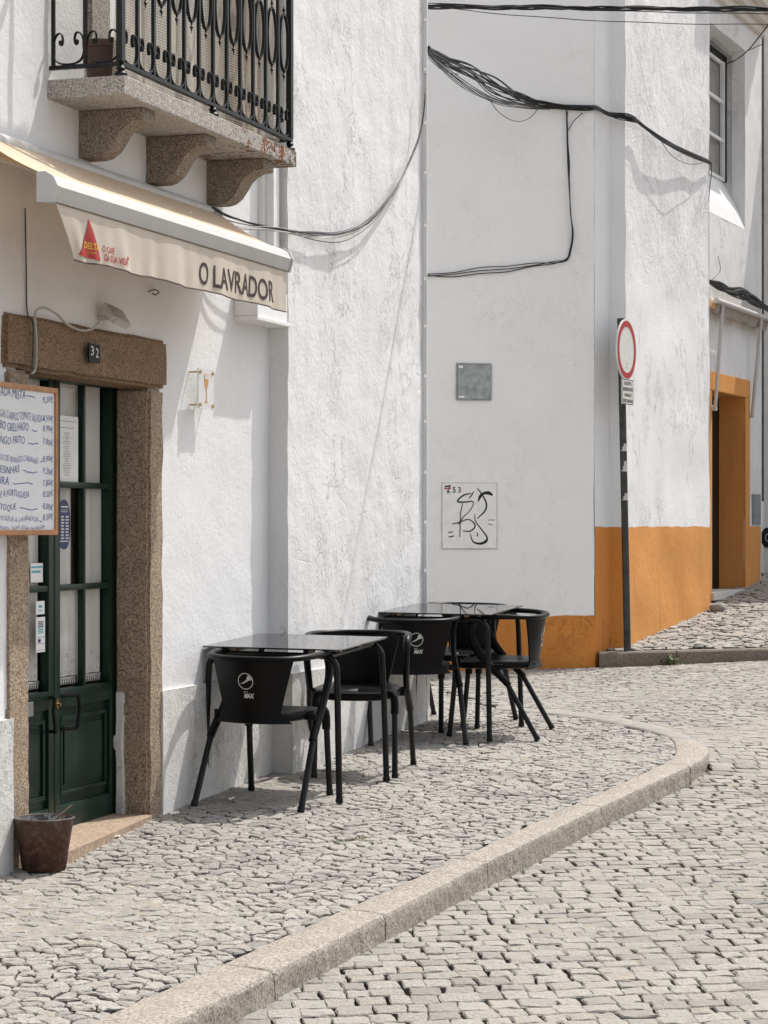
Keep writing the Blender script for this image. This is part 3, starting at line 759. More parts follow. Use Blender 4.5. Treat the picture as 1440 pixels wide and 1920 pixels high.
# metal meter door
a, z0 = gz2(855, 750); b, z1 = gz2(921, 682); BM_ = (a, 0, z0)
t = thing('meter_cabinet', 'square grey galvanised meter cabinet door set in the grey wall', 'meter cabinet', G, BM_)
m = MB(G, BM_); m.bbox(a, b, 0.0, .012, z0, z1, .002); m.build('surround', 'grey_metal', t)
m = MB(G, BM_); m.bbox(a+.012, b-.012, .0125, .018, z0+.012, z1-.012, .003); d_ = m.build('door', simple('weathered zinc', (.36, .38, .385), .6, .2, .4, .001, 30, .3, 16), t)
m = MB(G, BM_); m.bbox(a+.018, a+.055, .0185, .0195, z1-.042, z1-.020, .0003); m.build('sticker', 'paper', d_); m = MB(G, BM_); m.bbox(a+.018, a+.068, .0185, .0195, z0+.016, z0+.034, .0003); m.build('sticker', 'paper', d_)
m = MB(G, BM_); m.tube([(a+.038, .016, z1-.135), (a+.038, .026, z1-.135)], .010, 12); m.build('lock', 'steel', d_)
# graffiti panel
a, z0 = gz2(828, 1029); b, z1 = gz2(931, 906); BP = (a, 0, z0)
t = thing('utility_door', 'white utility door numbered 53 and scrawled with black graffiti', 'utility door', G, BP)
m = MB(G, BP); m.bbox(a-.006, b+.006, .0, .008, z0-.006, z1+.006, .002); m.build('frame', 'plinth', t)
m = MB(G, BP); m.bbox(a+.004, b-.004, .0085, .016, z0+.004, z1-.004, .003); dd = m.build('door', simple('old white enamel', (.84, .835, .82), .5, 0, .4, .0006, 30, .06, 20), t)
gf = MB(G, BP); Wd = b-a; Hd = z1-z0
def gm(x, y): return (a+x/322*Wd, .0172, z1-y/388*Hd)      # zoom-pixel coordinates inside the panel
def gs(pts, w): gf.add2d(stroke2d(pts, w), gm)
gs([(170, 62), (130, 70), (96, 96), (95, 112), (140, 112), (175, 108), (182, 125), (160, 165), (125, 200), (95, 245)], [6, 9, 9, 10, 9, 6, 5, 5, 6, 6])
gs([(185, 50), (170, 75), (155, 90)], [5, 7, 5]); gs([(120, 120), (108, 180), (103, 320)], [5, 6, 5])
gs([(58, 242), (100, 232), (150, 215), (185, 235), (190, 262), (160, 285), (122, 282)], [6, 7, 6, 8, 8, 8, 5])
gs([(205, 30), (235, 70), (258, 120), (250, 165), (205, 210)], [5, 8, 10, 9, 5])
gs([(210, 110), (222, 80), (240, 62), (270, 58), (295, 72)], [5, 18, 14, 22, 10])
gs([(192, 180), (195, 225), (235, 280), (262, 320), (255, 345), (220, 358), (180, 345), (165, 300)], [4, 6, 7, 9, 16, 14, 8, 4])
gs([(205, 292), (206, 315)], [5, 7]); gs([(270, 218), (308, 218)], 4); gs([(268, 240), (296, 248)], 4); gs([(35, 292), (62, 288)], 6); gs([(38, 318), (70, 312)], 7)
gf.build('graffiti', 'ink', dd)
g2 = MB(G, BP); g2.add2d(text2d('5 3', .065, .0012, .9), lambda x, y: (a+60/322*Wd+x, .0174, z1-.078+y)); gs2 = stroke2d([(18, 30), (48, 28)], 6)
g2.add2d(stroke2d([(15, 22), (50, 16)], 9), gm); g2.add2d(stroke2d([(28, 45), (45, 58)], 7), gm); g2.add2d(stroke2d([(45, 20), (30, 62)], 5), gm); g2.build('house_number', 'ink', dd)
g3 = MB(G, BP); g3.add2d(stroke2d([(12, 34), (52, 30)], 8), lambda x, y: (gm(x, y)[0], .0178, gm(x, y)[2])); g3.build('red_smear', 'red', dd)

# ------------------------------------------------------------------ ochre corner house
FC = Frame(kC+.4169*19.28, 19.28, math.atan2(.923, .3848))
oh = thing('ochre_house', 'white corner house with ochre painted base and deep doorway on the side street', 'house', None, (1.753, 19.0, 0))
OB = (1.753, 19.0, 0)
def vline(mb, p, q, z0, z1, off, amp, seed, cell=.08, zfull=None):
    p = Vector(p); q = Vector(q); L = (q-p).length; n = max(1, int(L/cell)); d = (q-p)/L; nn = Vector((d.y, -d.x)); m_ = int((z1-z0)/cell)*(1 if zfull is None else 2)
    mb.grid(n, m_, lambda u, v: (*(p+d*L*u+nn*(off+amp*nz(L*u, seed, z0+(z1-z0)*v, 2))), z0+(z1-z0)*v))
pA = (1.757, 19.0); pBi = (1.912, 19.27); pBo = (2.041, 19.28)
ce = FC.s(1330); pCe = FC.w(ce, 0, 0).xy
kD = kC-.12*1.083
FD = Frame(*FC.w(ce, -.12, 0).xy, FC.a)
m = MB(None, OB)
vline(m, pA, pBi, -.2, 6.6, 0, .006, 31); vline(m, pBi, pBo, -.2, 6.6, 0, .004, 32)
o_ = m.build('wall', 'white', oh, smooth=40)
m = MB(None, OB); vline(m, pBo, pCe, -.2, 6.6, 0, .014, 33, .06); vline(m, pCe, FD.w(0, -.3, 0).xy, -.2, 6.6, 0, .004, 34)
m.build('side_wall', 'rough', oh, smooth=40)
zo = 1.34-.018
m = MB(None, OB); vline(m, pA, pBi, -.2, zo, .004, .006, 31, .08, 6.6); vline(m, pBi, pBo, -.2, zo, .004, .004, 32, .08, 6.6)
m.wavy(zo); m.build('painted_base', 'orange_shaded', oh, smooth=40)
m = MB(None, OB); vline(m, pBo, pCe, -.2, zo, .005, .014, 33, .06, 6.6); vline(m, pCe, FD.w(0, -.3, 0).xy, -.2, zo, .004, .004, 34, .08, 6.6)
m.wavy(zo); m.build('painted_base', 'orange', oh, smooth=40)
def MD(): 
    mb = MB(FD, (0, 0, 0)); return mb
def bD(mb, name, mat, parent, **k):
    """FD-frame mesh parented to the unrotated house empty"""
    v = []
    for x, y, z in mb.v:
        p = FD.w(x, -y, z); v.append((p.x, p.y, p.z))
    m2 = MB(None, OB); m2.v = v; m2.f = mb.f; return m2.build(name, mat, parent, **k)
d0, d1 = FD.s(1332), FD.s(1395); dzt = FD.z(1395, 745); dzb = FD.z(1395, 1104)
sEnd = FD.s(1427)
wn1 = FD.s(1397); wn0 = .012; wz0 = FD.z(1397, 431); wz1 = FD.z(1397, 95)
m = MD(); wallsheet(m, -.02, sEnd, -.2, 7.2, 0, [(d0, d1, -.2, dzt), (wn0, wn1, wz0, wz1)], .14, .07, .008, 41); bD(m, 'front_wall', 'white2', oh, smooth=40)
m = MD(); m.box(sEnd-.01, sEnd, -3, -.14, -.2, 7.2); m.box(-.0, sEnd-.02, -3.1, -3, -.2, 7.2); bD(m, 'end_wall', 'white', oh)
# ochre surround
m = MD(); zlt = FD.z(1403, 714); sR = FD.s(1403)
m.bbox(-.02, sR, .002, .02, dzt, zlt, .004); m.bbox(-.01, d0, .002, .018, -.2, dzt-.002, .004); m.bbox(d1, sR, .002, .018, -.2, dzt-.002, .004)
m.box(d1-.004, d1+.10, -.30, .0, -.2, dzt); m.box(d0-.12, d0+.004, -.30, 0, -.2, dzt); m.box(d0, d1, -.30, 0, dzt-.004, dzt+.1)
bD(m, 'door_surround', 'orange', oh)
m = MD(); wallsheet(m, sR-.003, sEnd-.05, -.2, FD.z(1410, 987), .006, (), .01, .05, .008, 41); bD(m, 'painted_base', 'orange', oh, smooth=40)
m = MD(); m.bbox(d0, d1, -.31, -.262, dzb, dzt, .01); m.bbox(d0+.1, d1-.1, -.265, -.255, dzb+.15, dzb+.9, .01); m.bbox(d0+.1, d1-.1, -.265, -.255, dzb+1.0, dzt-.15, .01); bD(m, 'door', 'green_black', oh)
m = MD(); m.bbox(d0-.04, d1+.05, -.28, .05, dzb-.08, dzb, .008); bD(m, 'step', 'marble', oh)
# window with two-step splayed recess
def qfor(s, px):
    u = (px-CX)/FPX; P_ = FD.O+FD.d*s; return (u*P_.y-P_.x)/(FD.n.x-u*FD.n.y)
rq1 = -.14; iw0 = wn0+.05; iw1 = FD.s(1374, rq1); wq = qfor(iw1, 1361); print('window', wn1, iw1, wq, qfor(wn1, 1374)); wzb = FD.z(1360, 342, wq); wzt = FD.z(1360, 118, wq)
m = MD()
m.quad((iw1, -.14, wz0), (iw1, -.14, wz1), (iw1+.0, wq-.05, wz1), (iw1, wq-.05, wz0)); m.quad((iw0, -.14, wz0), (iw0, -.14, wz1), (iw0, wq-.05, wz1), (iw0, wq-.05, wz0))
m.quad((iw1, -.14, wz0), (wn1+.02, -.14, wz0), (wn1+.02, -.14, wz1), (iw1, -.14, wz1)); m.quad((wn0-.02, -.14, wz0), (iw0, -.14, wz0), (iw0, -.14, wz1), (wn0-.02, -.14, wz1))
m.quad((wn0, .0, wz0+.002), (wn1, .0, wz0+.002), (wn1, -.05, wz0+.16), (wn0, -.05, wz0+.16)); m.quad((wn0, -.05, wz0+.16), (wn1, -.05, wz0+.16), (wn1, wq-.02, wzb), (wn0, wq-.02, wzb))
ar = [(iw0+(iw1-iw0)*k/12, wzt+.06+.16*math.sin(PI*k/12)) for k in range(13)]
m.prism([(iw0, wz1+.05)]+ar+[(iw1, wz1+.05)], -.141, wq-.06, 'y')
bD(m, 'window_reveal', 'white2', oh)
m = MD()
for x0, x1, z0, z1 in ((iw0, iw1, wzt, wzt+.06), (iw0, iw0+.045, wzb, wzt), (iw1-.045, iw1, wzb, wzt)): m.bbox(x0, x1, wq-.04, wq+.012, z0, z1, .004)
wf = bD(m, 'window', 'green_black', oh)
m = MD(); a, b = iw0+.046, iw1-.046; md = (a+b)/2
for x in (a, md-.045, md+.005, b-.04): m.bbox(x, x+.04, wq-.03, wq+.004, wzb, wzt, .004)
for k in range(4):
    z = wzb+(wzt-wzb-.04)*k/3; m.bbox(a, b, wq-.028, wq+.002, z, z+.035, .004)
bD(m, 'sash', 'white_paint', wf)
m = MD(); m.box(a, b, wq-.02, wq-.015, wzb, wzt); bD(m, 'pane', 'glass', wf)
m = MD(); m.box(a, b, wq-.06, wq-.05, wzb, wzt); bD(m, 'curtain', simple('grey blind', (.34, .335, .32), .8), wf)
# cornice
m = MD(); cz = FD.z(1400, 48)
for q, z0, z1 in ((.06, 0, .09), (.14, .09, .18), (.24, .18, .3), (.34, .3, .5)): m.bbox(.0, sEnd, -.05, q, cz+z0, cz+z1, .01)
bD(m, 'cornice', plaster('cream cornice', (.66, .62, .56), (.72, .68, .62)), oh)
# meter box on far pier
m = MD(); a, z0 = FD.s(1409), FD.z(1409, 984); b, z1 = FD.s(1423), FD.z(1423, 927)
p_ = FD.w(a, 0, z0)
mm = MB(FD, (a, 0, z0)); mm.bbox(a, b, .003, .02, z0, z1, .003); mm.bbox(a+.02, b-.02, .021, .026, z0+.02, z1-.02, .003)
mm.build('meter_door', 'grey_metal', label='small dark grey meter door above the ochre base at far right', cat='meter cabinet')
# farther house
FE = Frame(4.20, 25.2, R(4)); 
eh = thing('far_house', 'pale house at the right edge beyond the ochre doorway', 'house', FE, (0, 0, 0))
m = MB(FE, (0, 0, 0)); wallsheet(m, 0, 6, 0, 7.5, 0, (), .3, .12, .01, 51); m.box(0, 6, -3, -2.9, 0, 7.5); m.build('wall', 'plinth', eh, smooth=40)
m = MB(FE, (0, 0, 0)); c_ = FE.s(1438), FE.z(1438, 1008)
m.prism([(c_[0]+.075*math.cos(2*PI*k/24), c_[1]+.11*math.sin(2*PI*k/24)) for k in range(24)], .012, .035, 'y'); vv = m.build('vent', 'green_black', eh)
m = MB(FE, (0, 0, 0)); m.add2d(disc2d(*c_, .03, .045, r0=.7), lambda x, y: (x, .037, y)); m.build('vent_ring', 'grey_metal', vv)
x = FE.s(1429); mm = MB(FE, (x, 0, .8)); mm.tube([(x, .03, 1.6), (x, .03, 7.3)], .012, 8); mm.build('conduit', 'pole', label='thin dark conduit running up the corner at the right edge', cat='conduit')

# ------------------------------------------------------------------ balcony
bQ = .3515; BB = (f.s(90), 0, zb0)
bx0, bx1 = f.s(90), f.s(556, bQ)
bal = thing('balcony', 'granite balcony with scrolled black iron railing over the awning', 'balcony', f, BB)
m = MB(f, BB); m.bbox(bx0, bx1, -.05, bQ, zb0, zb1, .005); m.build('slab', 'granite_grey', bal)
for pr, pt, pb in ((148, 270, 296), (272, 397, 343), (387, 501, 383)):
    s0 = f.s(pr); zb = f.z(pr, pb); H = zb0-zb-.001; q1 = .305
    pf = [(0, 0), (.075, 0), (.11, .008), (.145, .032), (.172, .068), (.195, .105), (.225, .130), (.26, .146), (.305, .150), (.305, .205), (0, .205)]
    pf = [(q-.04 if q == 0 else q, zb+h/.205*H) for q, h in pf]
    m = MB(f, BB); bm = bmesh.new()
    A = [bm.verts.new((s0, q, z)) for q, z in pf]; Bv = [bm.verts.new((s0+.125, q, z)) for q, z in pf]; n = len(pf)
    bm.faces.new(A); bm.faces.new(Bv[::-1])
    for i in range(n): bm.faces.new([A[i], Bv[i], Bv[(i+1) % n], A[(i+1) % n]])
    bmesh.ops.recalc_face_normals(bm, faces=bm.faces); bmesh.ops.bevel(bm, geom=[e for e in bm.edges if e.calc_face_angle(0) > 1.2], offset=.004, segments=1, affect='EDGES')
    m.bm(bm); m.build('corbel', 'granite_corbel', bal, smooth=30)
rz = zb1+.052; rq = bQ-.025; rx0, rx1 = bx0+.02, bx1-.03
rl = MB(f, BB)
rl.box(rx0, rx1+.014, rq-.012, rq+.012, rz-.008, rz+.008); rl.box(rx0-.01, rx0+.012, 0, rq, rz-.008, rz+.008); rl.box(rx1-.012, rx1+.014, 0, rq-.013, rz-.008, rz+.008)
rl.box(rx0, rx1, rq-.018, rq+.018, rz+.9, rz+.915); rl.box(rx0-.02, rx0+.014, 0, rq, rz+.9, rz+.915); rl.box(rx1-.014, rx1+.018, 0, rq-.02, rz+.9, rz+.915)
rail = rl.build('rail', 'iron', bal)
for sx, qx in ((rx0, rq), ((rx0+rx1)/2, rq), (rx1, rq)):
    m = MB(f, BB); m.lathe([(.0, zb1), (.026, zb1), (.028, zb1+.01), (.014, zb1+.022), (.02, zb1+.032), (.012, zb1+.044), (0, zb1+.045)], sx, qx, 12); m.build('foot', 'iron', bal, smooth=50)
nb_ = 12; dx = (rx1-rx0)/nb_
def bal_bar(s, q, w_=.009, thick=False):
    m = MB(f, BB); r = .017 if thick else w_; m.box(s-r, s+r, q-r*.8, q+r*.8, rz+.009, rz+.899); m.build('corner_post' if thick else 'baluster', 'iron', bal)
def scroll(p0, p1, hgt=.125):
    """U shaped scroll with inward curls in the vertical plane between 2 points (s,q)"""
    m = MB(f, BB); P0 = Vector(p0); P1 = Vector(p1); w_ = (P1-P0).length; d = (P1-P0)/w_
    pts2 = [(.34, .085), (.30, .070), (.25, .075), (.235, .095), (.26, .118), (.30+.02, .125), (.40, .115), (.46, .085), (.465, .05), (.40, .018), (.25, .004), (0, .0)]
    pts2 = [(.25, .092), (.23, .082), (.195, .086), (.18, .105), (.21, .126), (.29, .132), (.39, .120), (.455, .09), (.465, .055), (.40, .022), (.25, .005), (0, .0)]
    half = [(x_*w_, z_) for x_, z_ in pts2]
    full = [(x_, z_) for x_, z_ in half]+[(-x_, z_) for x_, z_ in half[-2::-1]]
    c = (P0+P1)/2
    path = smoothpath([(c.x+d.x*x_, c.y+d.y*x_, rz+.012+z_) for x_, z_ in full], 4)
    m.tube(path, .0042, 6, .009, up=(0, 0, 1)); 
    for sg in (1, -1):
        e = half[0]; m.lathe([(0, rz+.012+e[1]-.013), (.009, rz+.012+e[1]-.007), (.009, rz+.012+e[1]+.007), (0, rz+.012+e[1]+.012)], c.x+d.x*e[0]*sg, c.y+d.y*e[0]*sg, 8)
    m.build('scroll', 'iron', bal, smooth=40)
def ringm(s, q, zc=.47, rxx=.058, rzz=.140):
    m = MB(f, BB); pts = [(s+rxx*math.sin(2*PI*k/28), q, rz+zc+rzz*math.cos(2*PI*k/28)) for k in range(29)]
    m.tube(pts, .0045, 6, .009, cap=False, up=(0, 0, 1))
    for sg in (1, -1):
        z0 = rz+zc+sg*rzz; m.lathe([(0, z0-.002*sg), (.006, z0+.006*sg), (.003, z0+.014*sg), (.009, z0+.022*sg), (.004, z0+.032*sg), (.0, z0+.055*sg)], s, q, 8)
    m.build('ring', 'iron', bal, smooth=40)
for k in range(nb_+1):
    bal_bar(rx0+dx*k, rq, thick=(k in (0, nb_)))
for k in range(nb_):
    scroll((rx0+dx*k, rq), (rx0+dx*(k+1), rq)); ringm(rx0+dx*(k+.5), rq)
for qq in (.015, rq/2+.0): bal_bar(rx0, qq, .008)
scroll((rx0, .01), (rx0, rq/2)); scroll((rx0, rq/2), (rx0, rq))
for qq in (.015, rq/2): bal_bar(rx1, qq, .008)
scroll((rx1, .01), (rx1, rq/2)); scroll((rx1, rq/2), (rx1, rq))
# shade net behind the railing and flower pot
BT = (rx0, rq-.03, zb1); m = MB(f, BT)
def netf(u, v):
    s = rx0+.03+(rx1-rx0-.05)*u; return (s, rq-.035-.012*math.sin(u*42)*(.4+.6*v)-.02*(1-v)+.008*math.sin(u*19+v*4), zb1+.012+.9*v)
m.grid(120, 12, netf); m.build('shade_net', 'net', label='beige shade net hung inside the balcony railing', cat='net', smooth=True)
def potf(s, q, r, h, lab, cat):
    t = thing('flower_pot', lab, cat, f, (s, q, zb1)); b_ = (s, q, zb1)
    m = MB(f, b_); m.lathe([(r*.72, zb1), (r*.92, zb1+h*.85), (r*.92, zb1+h*.85), (r, zb1+h*.85), (r*1.02, zb1+h), (r*.93, zb1+h), (r*.88, zb1+h*.8), (0, zb1+h*.78)], s, q, 28); m.build('pot', 'pot', t, smooth=40)
    m = MB(f, b_); m.lathe([(r*.89, zb1+h*.86), (0, zb1+h*.87)], s, q, 20); m.build('soil', 'sand', t)
potf(f.s(200, .17), .15, .085, .19, 'brown plastic flower pot at the left end of the balcony', 'flower pot')

# ------------------------------------------------------------------ awning
aQ = .401
ax0, ax1 = f.s(95, aQ), f.s(537, aQ); zW = f.z(395, 396); zBar = f.z(537, 487, aQ)
BA = (ax0, 0, zBar)
aw = thing('cafe_awning', 'cream canvas awning lettered O LAVRADOR above the cafe door', 'awning', f, BA)
m = MB(f, BA)
def canf(u, v): s = ax0+.01+(ax1-ax0-.02)*u; return (s, .03+(aQ-.05)*v, zW+(zBar+.045-zW)*v-.018*math.sin(PI*v)+.002*math.sin(u*50)*v*(1-v))
m.grid(60, 10, canf, .0015); m.build('canopy', 'canvas', aw, smooth=40)
m = MB(f, BA)
pfb = [(aQ-.055, -.052), (aQ+.012, -.056), (aQ+.018, -.040), (aQ+.030, .0), (aQ+.012, .034), (aQ-.02, .052), (aQ-.055, .05)]
m.prism([(q, zBar+z) for q, z in pfb], ax0+.006, ax1-.006, 'x'); bar = m.build('front_bar', 'white_metal', aw)
for x0, x1 in ((ax0-.012, ax0+.0055), (ax1-.0055, ax1+.012)):
    m = MB(f, BA); m.prism([(aQ-.06+(q-aQ+.06)*1.06, zBar+z*1.12) for q, z in pfb], x0, x1, 'x'); m.build('end_cap', 'white_metal', bar)
m = MB(f, BA); m.tube([(ax0, .03, zW-.02), (ax1, .03, zW-.02)], .035, 14); m.build('roller', 'white_metal', aw, smooth=40)
vz1 = zBar-.050; vq = aQ+.006; vb = .205
def valf(u, v):
    s = ax0+.02+(ax1-ax0-.035)*u+.22*v*(1-u)**7; L = ax1-ax0
    wv = (.006*math.sin(u*L*11+1.1)+.004*math.sin(u*L*23)+.003*math.sin(u*L*41+2))*v
    return (s, vq+wv-.03*(v**1.5)*math.exp(-((u)/.08)**2), vz1-(vb+.004*math.sin(u*L*11))*v)
m = MB(f, BA); m.grid(150, 12, valf, .0012); val = m.build('valance', 'valance', aw, smooth=60)
m = MB(f, BA); m.tube([Vector(valf(k/150, 1.0))+Vector((0, .0, 0)) for k in range(151)], .0035, 6); m.tube([Vector(valf(k/150, .05))+Vector((0, .0012, 0)) for k in range(151)], .0012, 4)
m.build('hem', simple('dark trim', (.10, .06, .05), .7), val)
Lv = ax1-ax0-.035; zlb = lambda py, px: (vz1-f.z(px, py, vq))/vb
def onval(s, z, off=.0021):
    v = (vz1-z)/vb; u = (s-ax0-.02)/Lv
    for _ in range(12): u = (s-ax0-.02-.22*v*max(0, 1-u)**7)/Lv
    p = valf(u, v); return (s, p[1]+off, z)
def subdiv(vf, maxl):
    bm = bmesh.new(); vs_ = [bm.verts.new((x, y, 0)) for x, y in vf[0]]
    for fc in vf[1]:
        try: bm.faces.new([vs_[i] for i in fc])
        except ValueError: pass
    bmesh.ops.triangulate(bm, faces=bm.faces)
    for _ in range(5):
        ed = [e for e in bm.edges if e.calc_length() > maxl]
        if not ed: break
        bmesh.ops.subdivide_edges(bm, edges=ed, cuts=1)
        bmesh.ops.triangulate(bm, faces=[q for q in bm.faces if len(q.verts) > 3])
    bm.verts.index_update(); out = [(v.co.x, v.co.y) for v in bm.verts], [[v.index for v in fc.verts] for fc in bm.faces]; bm.free(); return out
def fit(vf, s0, s1, z0, z1):
    xs = [p[0] for p in vf[0]]; ys = [p[1] for p in vf[0]]; a, b, c, d = min(xs), max(xs), min(ys), max(ys)
    return [(s0+(x-a)/(b-a)*(s1-s0), z0+(y-c)/(d-c)*(z1-z0)) for x, y in vf[0]], vf[1]
s0, s1 = f.s(374, vq), f.s(513, vq); z1 = f.z(374, 489, vq); z0 = f.z(374, 532, vq)
m = MB(f, BA); tx = subdiv(fit(text2d('O LAVRADOR', 1, .010, 1), s0, s1, z0, z1), .012); m.add2d(tx, onval); m.build('shop_name', 'brown_ink', val)
# emblem: red triangle
ta, tb, tt = f.s(153, vq), f.s(190, vq), f.s(165, vq); zt0, zt1 = f.z(170, 482, vq), f.z(165, 410, vq)
tri = [(tt, zt1)]+[(tt+(tb-tt)*k/8+.010*math.sin(PI*k/8), zt1+(zt0-.006-zt1)*k/8) for k in range(1, 9)]+[(ta, zt0)]+[(ta+(tt-ta)*k/8+.012*math.sin(PI*k/8), zt0+(zt1-zt0)*k/8) for k in range(1, 8)]
m = MB(f, BA); m.add2d(subdiv((tri, [list(range(len(tri)))]), .02), lambda s, z: onval(s, z, .0028)); m.build('emblem', 'red', val)
m = MB(f, BA); zd = f.z(170, 467, vq); m.add2d(fit(text2d('DELTA', 1, .03), f.s(161, vq), f.s(186, vq), zd, zd+.026), lambda s, z: onval(s, z, .0040)); m.build('emblem_lettering', 'yellow', val)
m = MB(f, BA); zd = f.z(170, 475, vq); m.add2d(fit(text2d('CAFÉS', 1, .0), f.s(168, vq), f.s(181, vq), zd, zd+.011), lambda s, z: onval(s, z, .0040)); m.build('emblem_lettering', 'yellow', val)
m = MB(f, BA); m.add2d(subdiv(fit(text2d('O CAFÉ', 1, .012), f.s(193, vq), f.s(215, vq), f.z(204, 475, vq), f.z(204, 460, vq)), .01), onval)
m.add2d(subdiv(fit(text2d('DA SUA VIDA', 1, .015), f.s(197, vq), f.s(236, vq), f.z(216, 494, vq), f.z(216, 481, vq)), .01), onval)
hs, hz = f.s(237, vq), f.z(237, 486, vq); m.add2d(([(hs, hz-.008), (hs+.012, hz+.006), (hs+.007, hz+.012), (hs, hz+.008), (hs-.007, hz+.012), (hs-.012, hz+.006)], [[0, 1, 2, 3, 4, 5]]), onval)
m.build('slogan', 'red', val)
# folding arms under the canopy
for sA in (ax0+.35, ax1-.35):
    m = MB(f, BA); sg = 1 if sA < (ax0+ax1)/2 else -1
    m.tube([(sA-.3*sg, .06, zW-.085), (sA+.28*sg, .14, zW-.12)], .020, 8, .013); m.tube([(sA+.28*sg, .14, zW-.12), (sA-.25*sg, aQ-.05, zBar+.0)], .018, 8, .012)
    m.tube([(sA+.28*sg, .14, zW-.15), (sA+.28*sg, .14, zW-.09)], .026, 12); m.build('arm', 'white_metal', aw, smooth=40)

# ------------------------------------------------------------------ wall mounted things by the door
# menu board
mq = .075; ms1 = f.s(107, mq); ms0 = ms1-.74; mz0, mz1 = f.z(105, 1003, mq), f.z(103, 728, mq)
BMn = (ms0, mq, mz0); t = thing('menu_board', 'whiteboard menu in a wooden frame with prices in blue marker', 'menu board', f, BMn)
m = MB(f, BMn); m.box(ms0+.01, ms1-.01, mq-.012, mq-.002, mz0+.01, mz1-.01); bd = m.build('panel', 'board', t)
m = MB(f, BMn); fw = .022
for x0, x1, z0, z1 in ((ms0, ms1, mz0, mz0+fw), (ms0, ms1, mz1-fw, mz1), (ms0, ms0+fw, mz0+fw+.0005, mz1-fw-.0005), (ms1-fw, ms1, mz0+fw+.0005, mz1-fw-.0005)): m.bbox(x0, x1, mq-.016, mq+.006, z0, z1, .003)
m.build('frame', 'wood', t)
random.seed(5)
lines = [(0, 48, 748, 20, 'ADA MISTA', 50, 66, '9,20€', 757), (0, 79, 788, 17, 'GAS C/ARROZ TOMATE SALADA', 80, 84, '8,50€', 793), (0, 54, 809, 18, 'BO GRELHADO', 60, 70, '8,90€', 812),
         (0, 47, 834, 17, 'NGO FRITO', 53, 72, '7,80€', 836), (0, 72, 867, 17, 'OS DE FRANGO C/ANANÁS', 75, 80, '8,90€', 869), (0, 37, 888, 16, 'ESINHAS', 44, 70, '9,20€', 891), (0, 17, 911, 17, 'IRA', 25, 62, '7,80€', 914),
         (0, 55, 932, 18, 'E À PORTUGUESA', 0, 0, '8,50€', 932), (0, 31, 958, 16, 'TOQUE', 38, 70, '8,00€', 957), (0, 72, 979, 15, 'TOQUE À LAVRADOR', 74, 79, '8,50€', 977), (0, 84, 993, 8, 'INDO . TAXA LEGAL EM VIGOR', 0, 0, '', 0)]
for (x0, x1, yb, hh, tx, d0_, d1_, pr, py) in lines:
    def wob(s, z, k=random.random()*9): return (s, mq-.0008, z+.004*math.sin(s*31+k)+.0015*math.sin(s*120+k))
    zb_ = f.z(50, yb, mq); m = MB(f, BMn)
    sL = f.s(x0+1, mq)
    m.add2d(fit(text2d(tx, 1, -.012 if len(tx) > 14 else -.008, 1, .15), sL, f.s(x1, mq), zb_, zb_+hh*.82/FPX*9.35), wob)
    if d1_: m.add2d(stroke2d([(f.s(d0_, mq), zb_+.010), (f.s(d1_, mq), zb_+.008)], .0035), wob)
    if pr: zb2 = f.z(90, py, mq); m.add2d(fit(text2d(pr, 1, -.010, 1, .12), f.s(81, mq), f.s(100, mq), zb2, zb2+.030), wob)
    m.build('menu_line', 'blue_ink', bd)
# number plate 32
a, b = f.s(165, .045), f.s(186, .045); z0, z1 = f.z(175, 680, .045), f.z(175, 645, .045); Bq = (a, .045, z0)
t = thing('number_plate', 'black house number plate reading 32 on the granite lintel', 'number plate', f, Bq)
m = MB(f, Bq); m.bbox(a, b, .044, .050, z0, z1, .001); pl = m.build('plate', simple('black enamel', (.006, .005, .005), .5, 0, .2), t)
m = MB(f, Bq); m.add2d(fit(text2d('3', 1, .0), a+.018, a+.046, z0+.030, z0+.070), lambda s, z: (s, .0508, z)); m.add2d(fit(text2d('2', 1, .0), b-.046, b-.018, z0+.024, z0+.064), lambda s, z: (s, .0508, z)); m.build('digits', 'paper', pl)
# floodlight
fs, fz = f.s(200, .03), f.z(200, 593, .03); Bf = (fs, 0, fz)
t = thing('floodlight', 'small white floodlight fixed above the door lintel', 'floodlight', f, Bf)
m = MB(f, Bf); bm = bmesh.new(); bmesh.ops.create_cube(bm, size=1); bmesh.ops.bevel(bm, geom=list(bm.edges), offset=.12, segments=3, affect='EDGES')
from mathutils import Matrix
T = Matrix.Translation((fs, .075, fz)) @ Matrix.Rotation(R(38), 4, 'X') @ Matrix.Rotation(R(12), 4, 'Y')
for v in bm.verts: v.co = T @ Vector((v.co.x*.15, v.co.y*.035, v.co.z*.105))
m.bm(bm); m.build('housing', 'white_metal', t, smooth=50)
m = MB(f, Bf); bm = bmesh.new(); bmesh.ops.create_cube(bm, size=1)
for v in bm.verts: v.co = T @ Vector((v.co.x*.11, v.co.y*.004+.0185, v.co.z*.07))
m.bm(bm); m.build('lens', simple('dull lens', (.30, .29, .28), .25), t)
m = MB(f, Bf); m.tube([(fs-.03, .0, fz-.01), (fs-.03, .05, fz-.01)], .012, 8); m.build('bracket', 'white_metal', t)
def fpath(pts, q=.012): return [(f.s(px, q), q, f.z(px, py, q)) for px, py in pts]
def wcable(name, paths, mat, label, cat, r=.004, rs=None, fr=None, sub=6, group=None):
    fr = fr or f; b0 = paths[0][0]; m = MB(fr, tuple(b0))
    for i, p in enumerate(paths): m.tube(smoothpath(p, sub), (rs[i] if rs else r), 6)
    return m.build(name, mat, label=label, cat=cat, smooth=60, group=group)
wcable('lamp_cable', [fpath([(186, 605), (172, 617), (150, 619), (125, 607), (105, 588), (82, 577), (66, 588), (68, 640), (66, 690), (59, 700)], .05)], 'cable_grey', 'white cable looping from the floodlight down beside the board', 'cable', .0055)
